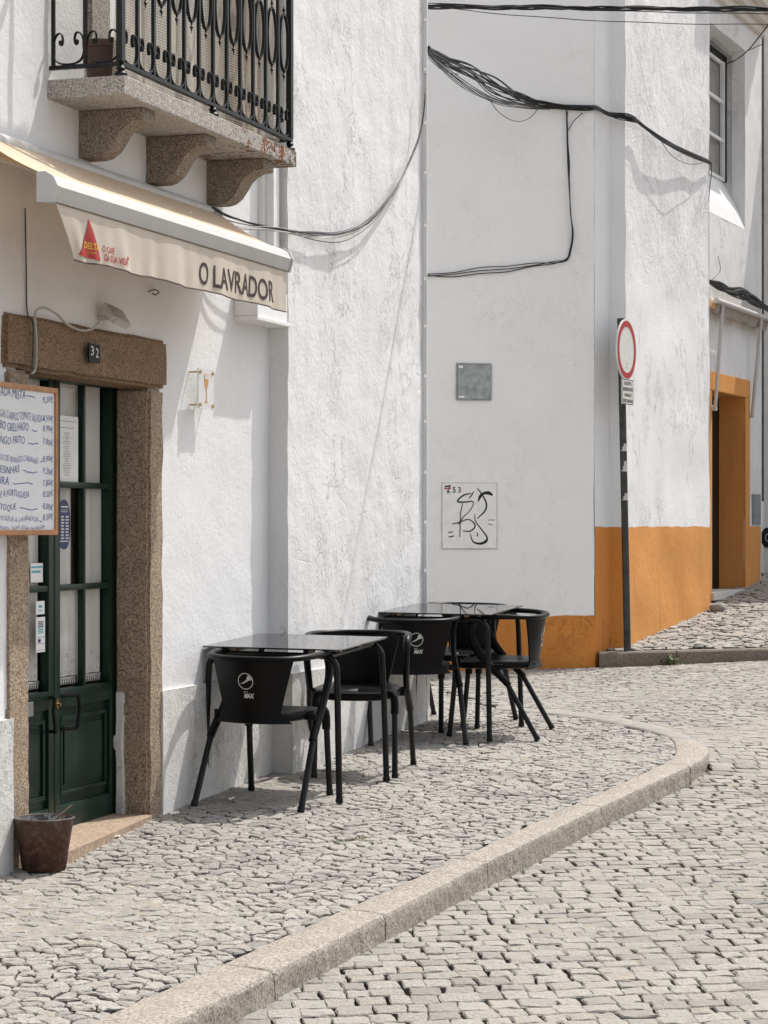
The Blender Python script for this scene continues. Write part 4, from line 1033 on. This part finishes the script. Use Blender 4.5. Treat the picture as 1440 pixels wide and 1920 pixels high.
wcable('wall_cable', [fpath([(47, 390), (49, 500), (51, 585)], .008)+fpath([(62, 610), (60, 700)], .05)], 'pole', 'thin dark cable running straight down above the board', 'cable', .003)
wcable('wall_hook', [fpath([(278, 547), (290, 543), (298, 548), (291, 553), (286, 550)], .02)], 'pole', 'small rusty wire hook in the wall under the awning', 'hook', .003)
# acrylic wine sign, standing off on pins
q_ = .052; a, b = f.s(371, q_), f.s(400, q_); z0, z1 = f.z(385, 767, q_), f.z(385, 692, q_); Bs = (a, q_, z0)
t = thing('wine_glass_sign', 'small clear acrylic sign with an orange wine glass on standoff pins', 'sign', f, Bs)
m = MB(f, Bs); m.box(a, b, q_-.003, q_+.003, z0, z1); m.build('panel', 'acrylic', t)
for s_ in (a+.018, b-.018):
    for z_ in (z0+.018, z1-.018): m = MB(f, Bs); m.tube([(s_, .0, z_), (s_, q_+.008, z_)], .0045, 8); m.tube([(s_, q_+.0035, z_), (s_, q_+.010, z_)], .009, 10); m.build('pin', 'brass', t)
m = MB(f, Bs); sc_ = (a+b)/2; zc_ = z0+.03; gg = [(-.030, .15), (.030, .15), (.022, .10), (.005, .070), (.004, .012), (.022, 0), (-.022, 0), (-.004, .012), (-.005, .070), (-.022, .10)]
m.add2d(([(sc_+x, zc_+y*.92) for x, y in gg], [list(range(len(gg)))]), lambda s, z: (s, q_+.0045, z)); m.build('wine_glass', 'orange_print', t)
m = MB(f, Bs); m.add2d(([(sc_+x, zc_+y) for x, y in ((-.026, .134), (.026, .134), (.024, .116), (-.024, .116))], [[0, 1, 2, 3]]), lambda s, z: (s, q_+.0052, z)); m.build('wine_glass_bowl', 'signwhite', t)
# papers on the door
pq = DQ-.010
def sticker(name, label, cat, px0, px1, py0, py1, mat, extra=None, dq=0):
    a, b = f.s(px0, pq+dq), f.s(px1, pq+dq); mid = (px0+px1)/2; z0, z1 = f.z(mid, py1, pq+dq), f.z(mid, py0, pq+dq)
    m = MB(f, (a, pq, z0))
    if name == 'oval_sticker': m.prism([((a+b)/2+(b-a)/2*math.cos(x)*(abs(math.cos(x))**-.25 if abs(math.cos(x)) > .05 else 1)*.95, (z0+z1)/2+(z1-z0)/2*math.sin(x)*(abs(math.sin(x))**-.15 if abs(math.sin(x)) > .05 else 1)) for x in [2*PI*k/40 for k in range(40)]], pq+dq, pq+dq+.0012, 'y')
    else: m.box(a, b, pq+dq, pq+dq+.0012, z0, z1)
    o = m.build(name, mat, label=label, cat=cat)
    if extra:
        for nm, mt, shapes in extra:
            k = MB(f, (a, pq, z0))
            for vf in shapes: k.add2d(vf, lambda x, y: (a+x*(b-a), pq+dq+.0022, z0+y*(z1-z0)))
            k.build(nm, mt, o)
random.seed(9)
txl = [rect2d(.12, .915, .88, .925), rect2d(.18, .815, .8, .825)]
for k in range(26):
    y = .74-k*.026; w_ = random.uniform(.12, .42); txl.append(rect2d(.48-w_/2, y, .48+w_/2, y+.007))
grey = simple('small grey print', (.30, .30, .30), .7)
sticker('notice', 'white printed notice taped inside the upper door pane', 'notice', 104, 146, 780, 903, 'paper', [('print', grey, txl)])
ov = []
for r_ in range(8):
    for c_ in (0, 1): ov.append(rect2d(.26+.34*c_, .64-.062*r_, .46+.34*c_+(.04 if (r_+c_) % 3 else 0), .675-.062*r_))
ov += [rect2d(.25, .84, .8, .875), rect2d(.25, .79, .8, .80), rect2d(.25, .75, .75, .765), rect2d(.2, .15, .8, .175)]
sticker('oval_sticker', 'dark blue oval sticker of white symbols on the middle door pane', 'sticker', 107, 132, 937, 1030, 'blue', [('symbols', 'logo', ov)], .012)
sticker('card_sticker', 'narrow white sticker with a teal and blue grid on the left door leaf', 'sticker', 67, 84, 1157, 1223, 'paper', [('blue_grid', 'blue', [rect2d(.2, .72+.045*k, .8, .745+.045*k) for k in range(4)]), ('teal_grid', 'teal', [rect2d(.2, .54+.045*k, .8, .565+.045*k) for k in range(4)]), ('boxes', 'blue', [rect2d(.06, .42, .94, .43), rect2d(.06, .24, .94, .25), rect2d(.06, .06, .94, .07), rect2d(.2, .28, .5, .38)])], .012)
sticker('teal_sticker', 'pale paper with teal printing at the left door pane under the board', 'sticker', 57, 80, 1056, 1092, 'paper', [('print', 'teal', [rect2d(.05, .75, .95, .85), rect2d(.1, .5, .8, .62)])], .0)
sticker('small_label', 'tiny white label above the gridded sticker on the left leaf', 'sticker', 67, 83, 1127, 1152, 'paper', [('print', 'teal', [rect2d(.3, .5, .7, .7), rect2d(.25, .25, .75, .32)])], .012)

# ------------------------------------------------------------------ tables and chairs
def chair_parts(lab, group):
    t = thing('armchair', lab, 'chair', None, (0, 0, 0), 0, group)
    # rail horseshoe + straps
    half = [(0, -.275, .712), (.10, -.268, .712), (.185, -.228, .713), (.24, -.155, .715), (.262, -.06, .717), (.266, .03, .715), (.264, .085, .705), (.262, .118, .675), (.261, .128, .63), (.260, .115, .575), (.257, .080, .51), (.257, .025, .44), (.262, -.05, .37), (.266, -.105, .315)]
    r1 = [.019, .019, .019, .019, .019, .020, .021, .021, .019, .018, .017, .018, .020, .020]; r2 = [.014, .014, .014, .015, .016, .019, .023, .026, .028, .028, .027, .026, .022, .020]
    m = MB(); full = [(-x, y, z) for x, y, z in half[:0:-1]]+half
    m.tube(smoothpath(full, 4), smoothlist(r2[:0:-1]+r2, 4), 10, smoothlist(r1[:0:-1]+r1, 4), up=(0, 1, 0)); m.build('arm_rail', 'black_plastic', t, smooth=50)
    # back shell
    def py(x, z): v = min(1, max(0, (.712-z)/.312)); return -(.270-.048*v)+1.9*x*x*(1-.25*v)
    def hw(z):
        v = (.712-z)/.312
        return .205-.062*min(1, v/.82) if v < .82 else .143+.055*((v-.82)/.18)**1.6
    m = MB(); m.grid(18, 16, lambda u, v: ((u*2-1)*hw(.712-.312*v), py((u*2-1)*hw(.712-.312*v), .712-.312*v)-(.022*max(0, (v-.8)/.2)**1.5), .712-.312*v), .010)
    bk = m.build('back_shell', 'black_plastic', t, smooth=50)
    # seat
    m = MB(); prof = [(.90, .405), (1.0, .412), (1.03, .428), (1.0, .446), (.93, .450), (.6, .440), (.25, .436), (0, .435)]; n = 40; rings = []
    for sc_, z in prof:
        ring = []
        for k in range(n):
            a = 2*PI*k/n; c_, s_ = math.cos(a), math.sin(a); e = .55
            x = .222*abs(c_)**e*(1 if c_ > 0 else -1); y = .235*abs(s_)**e*(1 if s_ > 0 else -1)
            if y < 0: x *= 1-.18*(-y/.235)
            zz = z-(.012*max(0, y/.235)**3)
            ring.append(m.V(x*sc_, .0+y*sc_, zz))
        rings.append(ring)
    for a, b in zip(rings, rings[1:]):
        for k in range(n): m.f.append([a[k], a[(k+1) % n], b[(k+1) % n], b[k]])
    m.f.append(rings[0][::-1])
    for sg in (1, -1): m.bbox(sg*.20, sg*.262, -.055, .0, .405, .435, .006)
    st_ = m.build('seat', 'black_plastic', t, smooth=50)
    for sg in (-1, 1):
        m = MB(); m.tube(smoothpath([(.155*sg, .20, .432), (.192*sg, .212, .428), (.205*sg, .222, .40), (.206*sg, .226, .33)], 4), .0215, 10); m.build('leg_sleeve', 'black_plastic', t, smooth=50)
        m = MB(); m.tube([(.206*sg, .224, .40), (.21*sg, .262, .004)], .0155, 10); m.tube([(.21*sg, .262, .02), (.21*sg, .264, .0)], .018, 10); m.build('leg', 'black_tube', t, smooth=50)
        m = MB(); m.tube([(.266*sg, -.08, .35), (.275*sg, -.275, .004)], .0155, 10); m.tube([(.275*sg, -.268, .02), (.2755*sg, -.278, .0)], .018, 10); m.build('leg', 'black_tube', t, smooth=50)
    # emblem printed on the back: round badge and wordmark
    def onb(x, z): return (-x, py(x, z)-.0118, z)
    def onb(x, z): return (x, py(x, z)-.0125, z)
    m = MB(); zc = .605; r = .040; xo = -.012
    m.add2d(disc2d(xo, zc, r, r, 40, .90), onb)
    wv = []
    for k in range(13): u = k/12; x = -r*.86+u*r*1.72; wv.append((xo+x*.97, zc-.010+.018*(u-.5)*1.6-.009*math.sin(2*PI*u)))
    up_ = []
    a0, a1 = R(10), R(62)
    up_ = [(xo+r*.86*math.cos(a0+(a1-a0)*k/8), zc+r*.86*math.sin(a0+(a1-a0)*k/8)) for k in range(9)]
    poly = [(xo-.030, zc-.014), (xo-.012, zc-.012), (xo+.004, zc-.004), (xo+.018, zc+.004)]+up_+[(xo+.010, zc+.022), (xo+.004, zc+.006), (xo-.012, zc-.005)]
    m.add2d((poly, [list(range(len(poly)))]), onb)
    m.build('badge', 'logo', bk)
    m = MB(); m.add2d(fit(text2d('MAX', 1, .05, 1, .25), xo-.012, xo+.042, zc-.082, zc-.058), onb); m.add2d(fit(text2d('pepsi', 1, .0), xo-.012, xo+.010, zc-.055, zc-.047), onb); m.build('wordmark', 'logo', bk)
    return t
def place(t, p, yaw):
    """yaw: facing direction clockwise from +Y; stands square on the sloping pavement"""
    x, y = p; nrm = Vector((0, -.036, 1)).normalized(); fw = Vector((math.sin(R(yaw)), math.cos(R(yaw)), 0)); fw = (fw-nrm*fw.dot(nrm)).normalized(); rt = fw.cross(nrm)
    mt = Matrix((( rt.x, fw.x, nrm.x), (rt.y, fw.y, nrm.y), (rt.z, fw.z, nrm.z))).to_euler()
    t.location = (x, y, S(x, y)+.004); t.rotation_euler = mt
def copy_tree(o, parent=None):
    c = o.copy(); C.objects.link(c)
    if parent: c.parent = parent
    for ch in list(o.children): copy_tree(ch, c)
    return c
CG = 'black armchairs at the cafe tables'
ch = chair_parts('black armchair nearest the camera, its back badge to the viewer, at the near table', CG)
place(ch, (-.555, 11.06), 20)
for p, yaw, lab in (((-.135, 12.06), 184, 'black armchair facing the camera on the far side of the near table'),
                    ((.165, 13.36), -7, 'black armchair seen from behind with its badge, at the near side of the far table'),
                    ((.47, 14.18), 202, 'black armchair mostly hidden behind the far table top'),
                    ((.69, 13.62), -77, 'black armchair turned sideways at the right end of the far table')):
    c = copy_tree(ch); c['label'] = lab; place(c, p, yaw)
def table(lab, group):
    t = thing('cafe_table', lab, 'table', None, (0, 0, 0), 0, group); A, Bh = .335, .365; H = .728
    m = MB(); m.bbox(-.355, .355, -.385, .385, H+.004, H+.012, .0025); top = m.build('tabletop', 'smoked', t)
    m = MB()
    for x in (-1, 1):
        for y in (-1, 1): m.tube([(x*(A-.075), y*(Bh-.075), H-.008), (x*(A-.075), y*(Bh-.075), H+.0035)], .014, 10)
    for x, y in ((-.27, -.30), (-.21, -.345), (.2, -.345), (.29, -.2), (.29, .1)): m.bbox(x-.014, x+.014, y-.008, y+.008, H-.018, H+.003, .002)
    m.build('pad', 'cork', t)
    m = MB()
    for a, b in (((-A, -Bh), (A, Bh)), ((A, -Bh), (-A, Bh))):
        pass
    for y in (-1, 1): m.tube([(-A+.09, y*(Bh-.012), H-.024), (A-.09, y*(Bh-.012), H-.024)], .014, 10)
    for x in (-1, 1): m.tube([(x*(A-.05), -Bh+.02, H-.026), (x*(A-.05), Bh-.02, H-.026)], .011, 8)
    m.build('frame', 'black_tube', t, smooth=50)
    for x in (-1, 1):
        for y in (-1, 1):
            m = MB(); m.tube(smoothpath([(x*(A-.09), y*(Bh-.012), H-.024), (x*(A-.045), y*(Bh-.010), H-.030), (x*(A-.012), y*(Bh-.006), H-.062), (x*(A-.003), y*(Bh-.002), H-.12), (x*(A+.005), y*(Bh+.006), .35), (x*(A+.014), y*(Bh+.014), .004)], 5), .0158, 12)
            m.tube([(x*(A+.0137), y*(Bh+.0137), .02), (x*(A+.014), y*(Bh+.014), 0)], .019, 12); m.build('leg', 'black_tube', t, smooth=50)
    return t
TG = 'smoked glass cafe tables'
t1 = table('near square table with a smoked glass top beside the cafe wall', TG); place(t1, (-.434, 11.45), 17.5)
t2 = copy_tree(t1); t2['label'] = 'far square table with a smoked glass top, nearer the ochre base'; place(t2, (.395, 13.70), 17.5)

# ------------------------------------------------------------------ bucket
bxy = gp(76, 1640); bxy = (bxy[0], bxy[1]+.10); bx, by = bxy; bz = S(bx, by)+.004
t = thing('metal_bucket', 'rusty metal bucket with a stick in it beside the door step', 'bucket', None, (bx, by, bz)); b0 = (bx, by, bz)
m = MB(None, b0); m.lathe([(.0, bz), (.088, bz), (.090, bz+.006), (.100, bz+.08), (.113, bz+.17), (.119, bz+.205), (.123, bz+.210), (.119, bz+.213), (.115, bz+.209)], bx, by, 36, 1, 1)
for i, (x, y, z) in enumerate(m.v): m.v[i] = (x+.003*nz(x, y, z, 14), y+.003*nz(y, z, x, 14), z)
m.build('body', 'bucket', t, smooth=50)
m = MB(None, b0); m.lathe([(.116, bz+.208), (.104, bz+.15), (.088, bz+.05), (.078, bz+.02), (0, bz+.02)], bx, by, 36); m.build('lining', 'zinc', t, smooth=50)
m = MB(None, (bx, by, bz)); m.tube([(bx-.03, by-.02, bz+.03), (bx+.02, by-.05, bz+.17), (bx+.07, by-.03, bz+.225), (bx+.115, by-.0, bz+.262)], [.005, .005, .004, .003], 6)
m.build('stick', simple('dry stick', (.16, .11, .075), .8), label='thin stick leaning out of the rusty bucket', cat='stick')

# ------------------------------------------------------------------ no-entry sign on its pole
pb = (2.045, 19.12); pbz = U(*pb); 
t = thing('road_sign', 'round no vehicles sign with red rim and a text plate on a dark pole', 'road sign', None, (pb[0], pb[1], pbz))
b0 = (pb[0], pb[1], pbz); zt_ = ZC+(HY-597)/FPX*19.12; lean = (1164-1177)/FPX*19.12
m = MB(None, b0); m.tube([(pb[0], pb[1], pbz-.05), (pb[0]+lean, pb[1], zt_)], .030, 16); m.build('pole', 'pole', t, smooth=50)
def P(px, py, Y): return Vector(((px-CX)/FPX*Y, Y, ZC+(HY-py)/FPX*Y))
ys = 19.07; cc = P(1172.5, 656, ys); sd = Vector((math.cos(R(65.5)), math.sin(R(65.5)), 0))   # width direction (strongly turned)
sn = Vector((sd.y, -sd.x, 0))
rS = 57/FPX*ys
def sp(x, z, off): return tuple(cc+sd*x+Vector((0, 0, z))+sn*off)
cc = cc+sn*.0
def signdisc(r, off, th, r0=None):
    m = MB(None, b0); o = disc2d(0, 0, r, r, 48, r0)
    if r0 is None:
        n = 48; A = [m.V(*sp(x, z, off)) for x, z in o[0]]; Bv = [m.V(*sp(x, z, off-th)) for x, z in o[0]]
        m.f.append(A); m.f.append(Bv[::-1]); [m.f.append([A[i], A[(i+1) % n], Bv[(i+1) % n], Bv[i]]) for i in range(n)]
    else: m.add2d(o, lambda x, z: sp(x, z, off))
    return m
pl = signdisc(rS, .012, .012).build('disc', 'signwhite', t)
signdisc(rS*.95, .0145, 0, .80).build('red_rim', 'red', pl)
m = MB(None, b0); [m.add2d(text2d(tt_, .05, .001, .8), lambda x, z, dx=dx_, dz=dz_: sp(x+dx, z+dz, .0145)) for tt_, dx_, dz_ in ((': ..', -.02, -.115), ('.:.:', -.03, -.155))]; m.build('scribble', 'pole', pl)
# text plate
c2 = P(1175.5, 735, ys); hw2 = .14; hh2 = 23.5/FPX*ys
def sp2(x, z, off): return tuple(c2+sd*x+Vector((0, 0, z))+sn*off)
m = MB(None, b0); A = [m.V(*sp2(x, z, .008)) for x, z in ((-hw2, -hh2), (hw2, -hh2), (hw2, hh2), (-hw2, hh2))]; Bv = [m.V(*sp2(x, z, -.002)) for x, z in ((-hw2, -hh2), (hw2, -hh2), (hw2, hh2), (-hw2, hh2))]
m.f += [A, Bv[::-1]]+[[A[i], A[(i+1) % 4], Bv[(i+1) % 4], Bv[i]] for i in range(4)]; tp = m.build('text_plate', 'signwhite', t)
m = MB(None, b0)
for k, tt_ in enumerate(('EXCEPTO', 'RESIDENTES', 'CARGAS E', 'DESCARGAS')):
    wd_ = .125 if len(tt_) > 8 else .095; z_ = hh2-.035-.048*k
    m.add2d(fit(text2d(tt_, 1, .025), -wd_, wd_, z_-.014, z_+.015), lambda x, z: sp2(x, z, .0095))
e_ = .006
for x0, z0, x1, z1 in ((-hw2, hh2-e_, hw2, hh2), (-hw2, -hh2, hw2, -hh2+e_), (-hw2, -hh2+e_, -hw2+e_, hh2-e_), (hw2-e_, -hh2+e_, hw2, hh2-e_)): m.add2d(rect2d(x0, z0, x1, z1), lambda x, z: sp2(x, z, .0092))
m.build('lettering', 'ink', tp)
m = MB(None, b0)
for z_ in (cc.z+.21, cc.z-.215, c2.z-.09): m.tube([(pb[0]+lean*.8-.04, pb[1], z_), (pb[0]+lean*.8+.05, pb[1], z_)], .008, 8); 
for px, y0, y1, o_ in ((1171, 832, 846, .004), (1172, 865, 884, .004), (1167, 925, 938, -.010)):
    z1, z0 = P(px, y0, 19.12).z, P(px, y1, 19.12).z; u = (z0-pbz)/(zt_-pbz); xx = pb[0]+lean*u
    m.tube([(xx, pb[1], z0), (xx+.002, pb[1], z1)], .0305, 16, cap=False)
    # keep only the camera-right half of the wrap
m.build('torn_sticker', 'logo', t)

# ------------------------------------------------------------------ cables
random.seed(21)
def pathP(pts): return [tuple(P(px, py, Y)) for px, py, Y in pts]
def bundle(name, pts, n, spread, r, mat, label, cat='cable', extra=(), sub=5, sagv=0):
    m = MB(None, pts[0])
    for i in range(n):
        ph = random.uniform(0, 6); rr = r*random.uniform(.6, 1.3); o1 = random.uniform(-1, 1); o2 = random.uniform(-1, 1)
        q = []
        for k, p in enumerate(pts):
            w_ = spread[k] if isinstance(spread, (list, tuple)) else spread
            q.append((p[0]+w_*.25*math.sin(k*1.9+ph), p[1]+w_*.5*o2*math.cos(k*1.3+ph), p[2]+w_*(.7*o1+.35*math.sin(k*1.7+ph))))
        m.tube(smoothpath(q, sub), rr, 6)
    for e, rr in extra: m.tube(smoothpath(e, sub), rr, 6)
    return m.build(name, mat, label=label, cat=cat, smooth=60)
def onf(px, py, q): p = f.w(f.s(px, q), q, f.z(px, py, q)); return (p.x, p.y, p.z)
# looping bundle over the projecting wall
pts = [onf(398, 392, .06), onf(430, 408, .09), onf(490, 424, .12), onf(545, 434, PQ+.02), onf(585, 442, PQ+.034), onf(640, 441, PQ+.042), onf(690, 418, PQ+.04), onf(735, 366, PQ+.034), onf(765, 310, PQ+.03), onf(786, 255, PQ+.045), onf(795, 200, PQ+.05), onf(797, 140, PQ+.05)]
bundle('cable_bundle', pts, 5, [.012, .014, .010, .006, .022, .036, .034, .022, .010, .010, .012, .006], .0032, 'cable', 'thin sagging cable bundle looping across the white wall right of the balcony')
bundle('pale_cable', [onf(402, 398, .07), onf(440, 425, .10), onf(500, 428, .14)]+pts[3:], 3, .012, .0028, 'cable_grey', 'pale wires running with the sagging bundle from the awning corner')
# heavy bundle across the grey house
def onG(px, py, q=.03): p = G.w(G.s(px, q), q, G.z(px, py, q)); return (p.x, p.y, p.z)
def onC(px, py, q=.03): p = FC.w(FC.s(px, q), q, FC.z(px, py, q)); return (p.x, p.y, p.z)
P0 = tuple(P(803, 92, 15.2))
pts = [P0, tuple(P(830, 112, 16)), tuple(P(880, 135, 17)), tuple(P(925, 163, 17.9)), tuple(P(970, 184, 18.4)), onG(1010, 195, .09), onG(1050, 201, .05), onG(1095, 203, .04), tuple(P(1118, 203, 19.0)), tuple(P(1140, 214, 19.12)), tuple(P(1160, 218, 19.18)), tuple(P(1185, 222, 19.2)), onC(1200, 232, .06), onC(1240, 262, .09), onC(1285, 286, .07), onC(1325, 302, .05), onC(1333, 308, .03)]
ex = []
for k in range(7):
    o = random.uniform(.02, .13); ex.append(([tuple(P(803, 96+o*60, 15.2)), tuple(P(860, 140+o*150*random.uniform(.6, 1.1), 16.6)), tuple(P(925, 180+o*120*random.uniform(.5, 1), 17.8)), tuple(P(985, 196+random.uniform(-2, 8), 18.5)), onG(1030, 205, .08)], .0035))
ex.append(([tuple(P(912, 178, 17.8)), tuple(P(935, 210, 17.9)), tuple(P(965, 227, 18.2)), tuple(P(992, 222, 18.4)), onG(1012, 200, .06)], .003))
ex.append(([tuple(P(803, 108, 15.2)), tuple(P(830, 132, 15.8)), tuple(P(860, 139, 16.5))], .003))
ex.append(([onC(1238, 262, .09), onC(1258, 290, .10), onC(1285, 306, .10), onC(1310, 307, .08), onC(1328, 300, .05)], .003))
ex.append(([onC(1333, 306, .03), onC(1334, 325, .02), onC(1331, 350, .02), onC(1329, 378, .015)], .004))
bundle('cable_bundle', pts, 14, [.02, .04, .06, .075, .06, .04, .025, .02, .025, .02, .03, .03, .02, .028, .025, .022, .02], .0058, 'cable', 'heavy black cable bundle draped across the grey wall to the corner house', extra=ex)
dr = []
for k in range(3):
    j = lambda: random.uniform(-2.2, 2.2)
    dr.append([onG(x+j(), y+j(), .02+.006*k) for x, y in ((1064, 208), (1065, 245), (1066, 300), (1066, 345), (1070, 400), (1073, 440), (1070, 470), (1062, 486), (1040, 492), (1000, 499-3*k), (950, 508-5*k), (900, 514-6*k), (850, 517-4*k), (800, 518-k))])
m = MB(None, dr[0][0]); [m.tube(smoothpath(d, 5), .0042, 6) for d in dr]; m.tube(smoothpath([onG(1066, 245, .03), onG(1075, 228, .03), onG(1092, 212, .03)], 5), .0035, 6)
m.build('drop_cable', 'cable', label='black wires dropping down the grey wall and turning left', cat='cable', smooth=60)
# overhead lines: from the projecting house out over the street
def over(name, a, b, n, r, sag, lab):
    a = Vector(a); b = Vector(b); m = MB(None, tuple(a))
    for i in range(n):
        o = [random.uniform(-.012, .012) for _ in range(3)]
        m.tube([a+(b-a)*t+Vector((0, o[0]*math.sin(t*9+i), -sag*4*t*(1-t)+o[1]*(n > 1)+(.010 if n > 1 else .002)*math.sin(t*26+i*2.1))) for t in [k/40 for k in range(41)]], r, 6)
    m.build(name, 'cable', label=lab, cat='cable', smooth=60)
over('overhead_cable', P(803, 13, 15.03), P(1560, 19, 13.76), 4, .0062, .0, 'thick black overhead cable along the top edge')
over('overhead_wire', P(803, 6, 15.0), P(1560, 29, 13.76), 1, .003, .01, 'thin overhead wire just above and crossing the thick cable')
over('overhead_wire', P(812, 12, 15.02), P(1560, 42, 13.76), 1, .0028, .05, 'lower thin overhead wire under the thick cable at the top')
# wire from the window to the right edge
m = MB(None, tuple(P(1362, 119, 23.4))); m.tube(smoothpath([tuple(P(*p)) for p in ((1362, 119, 23.4), (1380, 112, 23.1), (1402, 95, 22.8), (1424, 68, 22.5), (1445, 40, 22.2), (1470, 5, 22))], 6), .006, 6)
m.tube([tuple(P(1402, 95, 22.8)), tuple(P(1431, 82, 22.4))], .004, 6); m.build('window_wire', 'cable', label='thin wire rising from the dark upper window frame to the right', cat='cable', smooth=60)

# ------------------------------------------------------------------ small retracted awning on the ochre house
aq = .13; sa_, sb_ = FD.s(1343, aq), FD.s(1343, aq)+2.3; zt = FD.z(1343, 563, aq)
BR_ = (sa_, 0, zt)
t = thing('folded_awning', 'rolled white awning with two hanging arms over the ochre doorway', 'awning', FD, BR_)
m = MB(FD, BR_); m.tube([(sa_, aq, zt), (sb_, aq, zt)], .028, 12); m.build('front_bar', 'white_metal', t, smooth=50)
m = MB(FD, BR_); m.tube([(sa_-.04, .05, zt-.01), (sb_, .05, zt-.01)], .045, 14); m.build('roller', 'canvas', t, smooth=50)
m = MB(FD, BR_); m.grid(20, 4, lambda u, v: (sa_+.04+(sb_-sa_-.08)*u, aq-.01-.02*v+.012*math.sin(u*37)*v, zt-.02-.10*v+.015*math.sin(u*25)*v), .002); m.build('folded_canvas', simple('dirty canvas', (.30, .27, .23), .9), t, smooth=50)
for (px, pxe, pye) in ((1355, 1338, 765), (1427, 1408, 778)):
    s_ = FD.s(px, aq); se = FD.s(pxe, .03); ze = FD.z(pxe, pye, .03)
    m = MB(FD, BR_); m.tube([(s_, aq, zt-.02), (se+.0, .045, ze)], .019, 8); m.tube([(se, .0, ze), (se, .06, ze)], .03, 10); m.build('arm', 'white_metal', t, smooth=50)
pts = [tuple(FD.w(FD.s(px, q), q, FD.z(px, py, q))) for px, py, q in ((1331, 528, .04), (1350, 537, .08), (1370, 545, .10), (1390, 550, .12), (1410, 561, .12), (1430, 574, .10), (1445, 580, .08))]
bundle('cable_bundle', pts, 18, [.015, .04, .05, .06, .05, .04, .04], .008, 'cable', 'tangled black cables above the folded awning at right', extra=[([(pts[0][0], pts[0][1], pts[0][2]), (pts[1][0], pts[1][1], pts[1][2]+.15), (pts[1][0]-.02, pts[1][1], pts[1][2]+.3)], .003)])

# ------------------------------------------------------------------ small things on the ground
random.seed(33)
wx, wy = 2.42, KL(2.42)-.015; wzz = U(2.42, wy)-.11
m = MB(None, (wx, wy, wzz))
for k in range(80):
    x = wx+random.gauss(.0, .055); y = wy-.01-abs(random.gauss(0, .03)); z = wzz+abs(random.gauss(0, .045))*max(.2, 1-abs(x-wx)/.25)
    a = random.uniform(0, PI*2); b = random.uniform(-.8, .8); L = random.uniform(.012, .026)
    d = Vector((math.cos(a)*math.cos(b), math.sin(a)*math.cos(b), math.sin(b)))*L; e = Vector((-math.sin(a), math.cos(a), .3))*L*.4; c_ = Vector((x, y, z))
    m.quad(tuple(c_-d), tuple(c_-e), tuple(c_+d), tuple(c_+e))
m.build('weed', 'leaf', label='green weed growing from the joint of the far kerb', cat='weed')
for (px, py, sz, mat, nm, lab, cat) in ((1346, 1127, .075, 'cement', 'loose_stone', 'loose pale stone lying by the ochre doorway step', 'stone'),):
    Y = 21.7; X = (px-CX)/FPX*Y; z = U(X, Y); bm = bmesh.new(); bmesh.ops.create_icosphere(bm, subdivisions=2, radius=1)
    for v in bm.verts: v.co = Vector((v.co.x*sz*1.1, v.co.y*sz*.8, v.co.z*sz*.7))*(1+.25*nz(*v.co*1, 2))+Vector((X, Y, z+sz*.45))
    m = MB(None, (X, Y, z)); m.bm(bm); m.build(nm, mat, label=lab, cat=cat)
def scrap(px, py, w_, d_, lab, road=False):
    x, y = gp(px, py); z = (RD(x, y) if road else S(x, y))+.006
    m = MB(None, (x, y, z)); m.grid(4, 4, lambda u, v: (x+(u-.5)*w_+.01*v, y+(v-.5)*d_, z+.008*abs(math.sin(u*4+v*3))), .0008); m.build('paper_scrap', 'paper', label=lab, cat='litter')
scrap(205, 1572, .07, .05, 'crumpled white scrap on the cobbles by the door step')
scrap(305, 1518, .10, .05, 'torn white scrap at the foot of the granite jamb')
scrap(432, 1501, .02, .10, 'thin white scrap in the shadow of the near table')
for k, (px, py) in enumerate(((680, 1572), (640, 1578), (735, 1380))):
    x, y = gp(px, py); z = S(x, y); m = MB(None, (x, y, z))
    for q in range(40):
        a = random.uniform(0, 2*PI); L = random.uniform(.006, .014); c_ = Vector((x+random.gauss(0, .018), y+random.gauss(0, .018), z-.002)); d = Vector((math.cos(a)*.5, math.sin(a)*.5, 1))*L; e = Vector((-math.sin(a), math.cos(a), 0))*.0025
        m.quad(tuple(c_-e), tuple(c_+e), tuple(c_+d+e*.3), tuple(c_+d-e*.3))
    m.build('grass_tuft', 'leaf', label=('small green tuft between cobbles below the near table', 'tiny tuft left of the greener one on the cobbles', 'small tuft near the legs of the far table')[k], cat='weed')
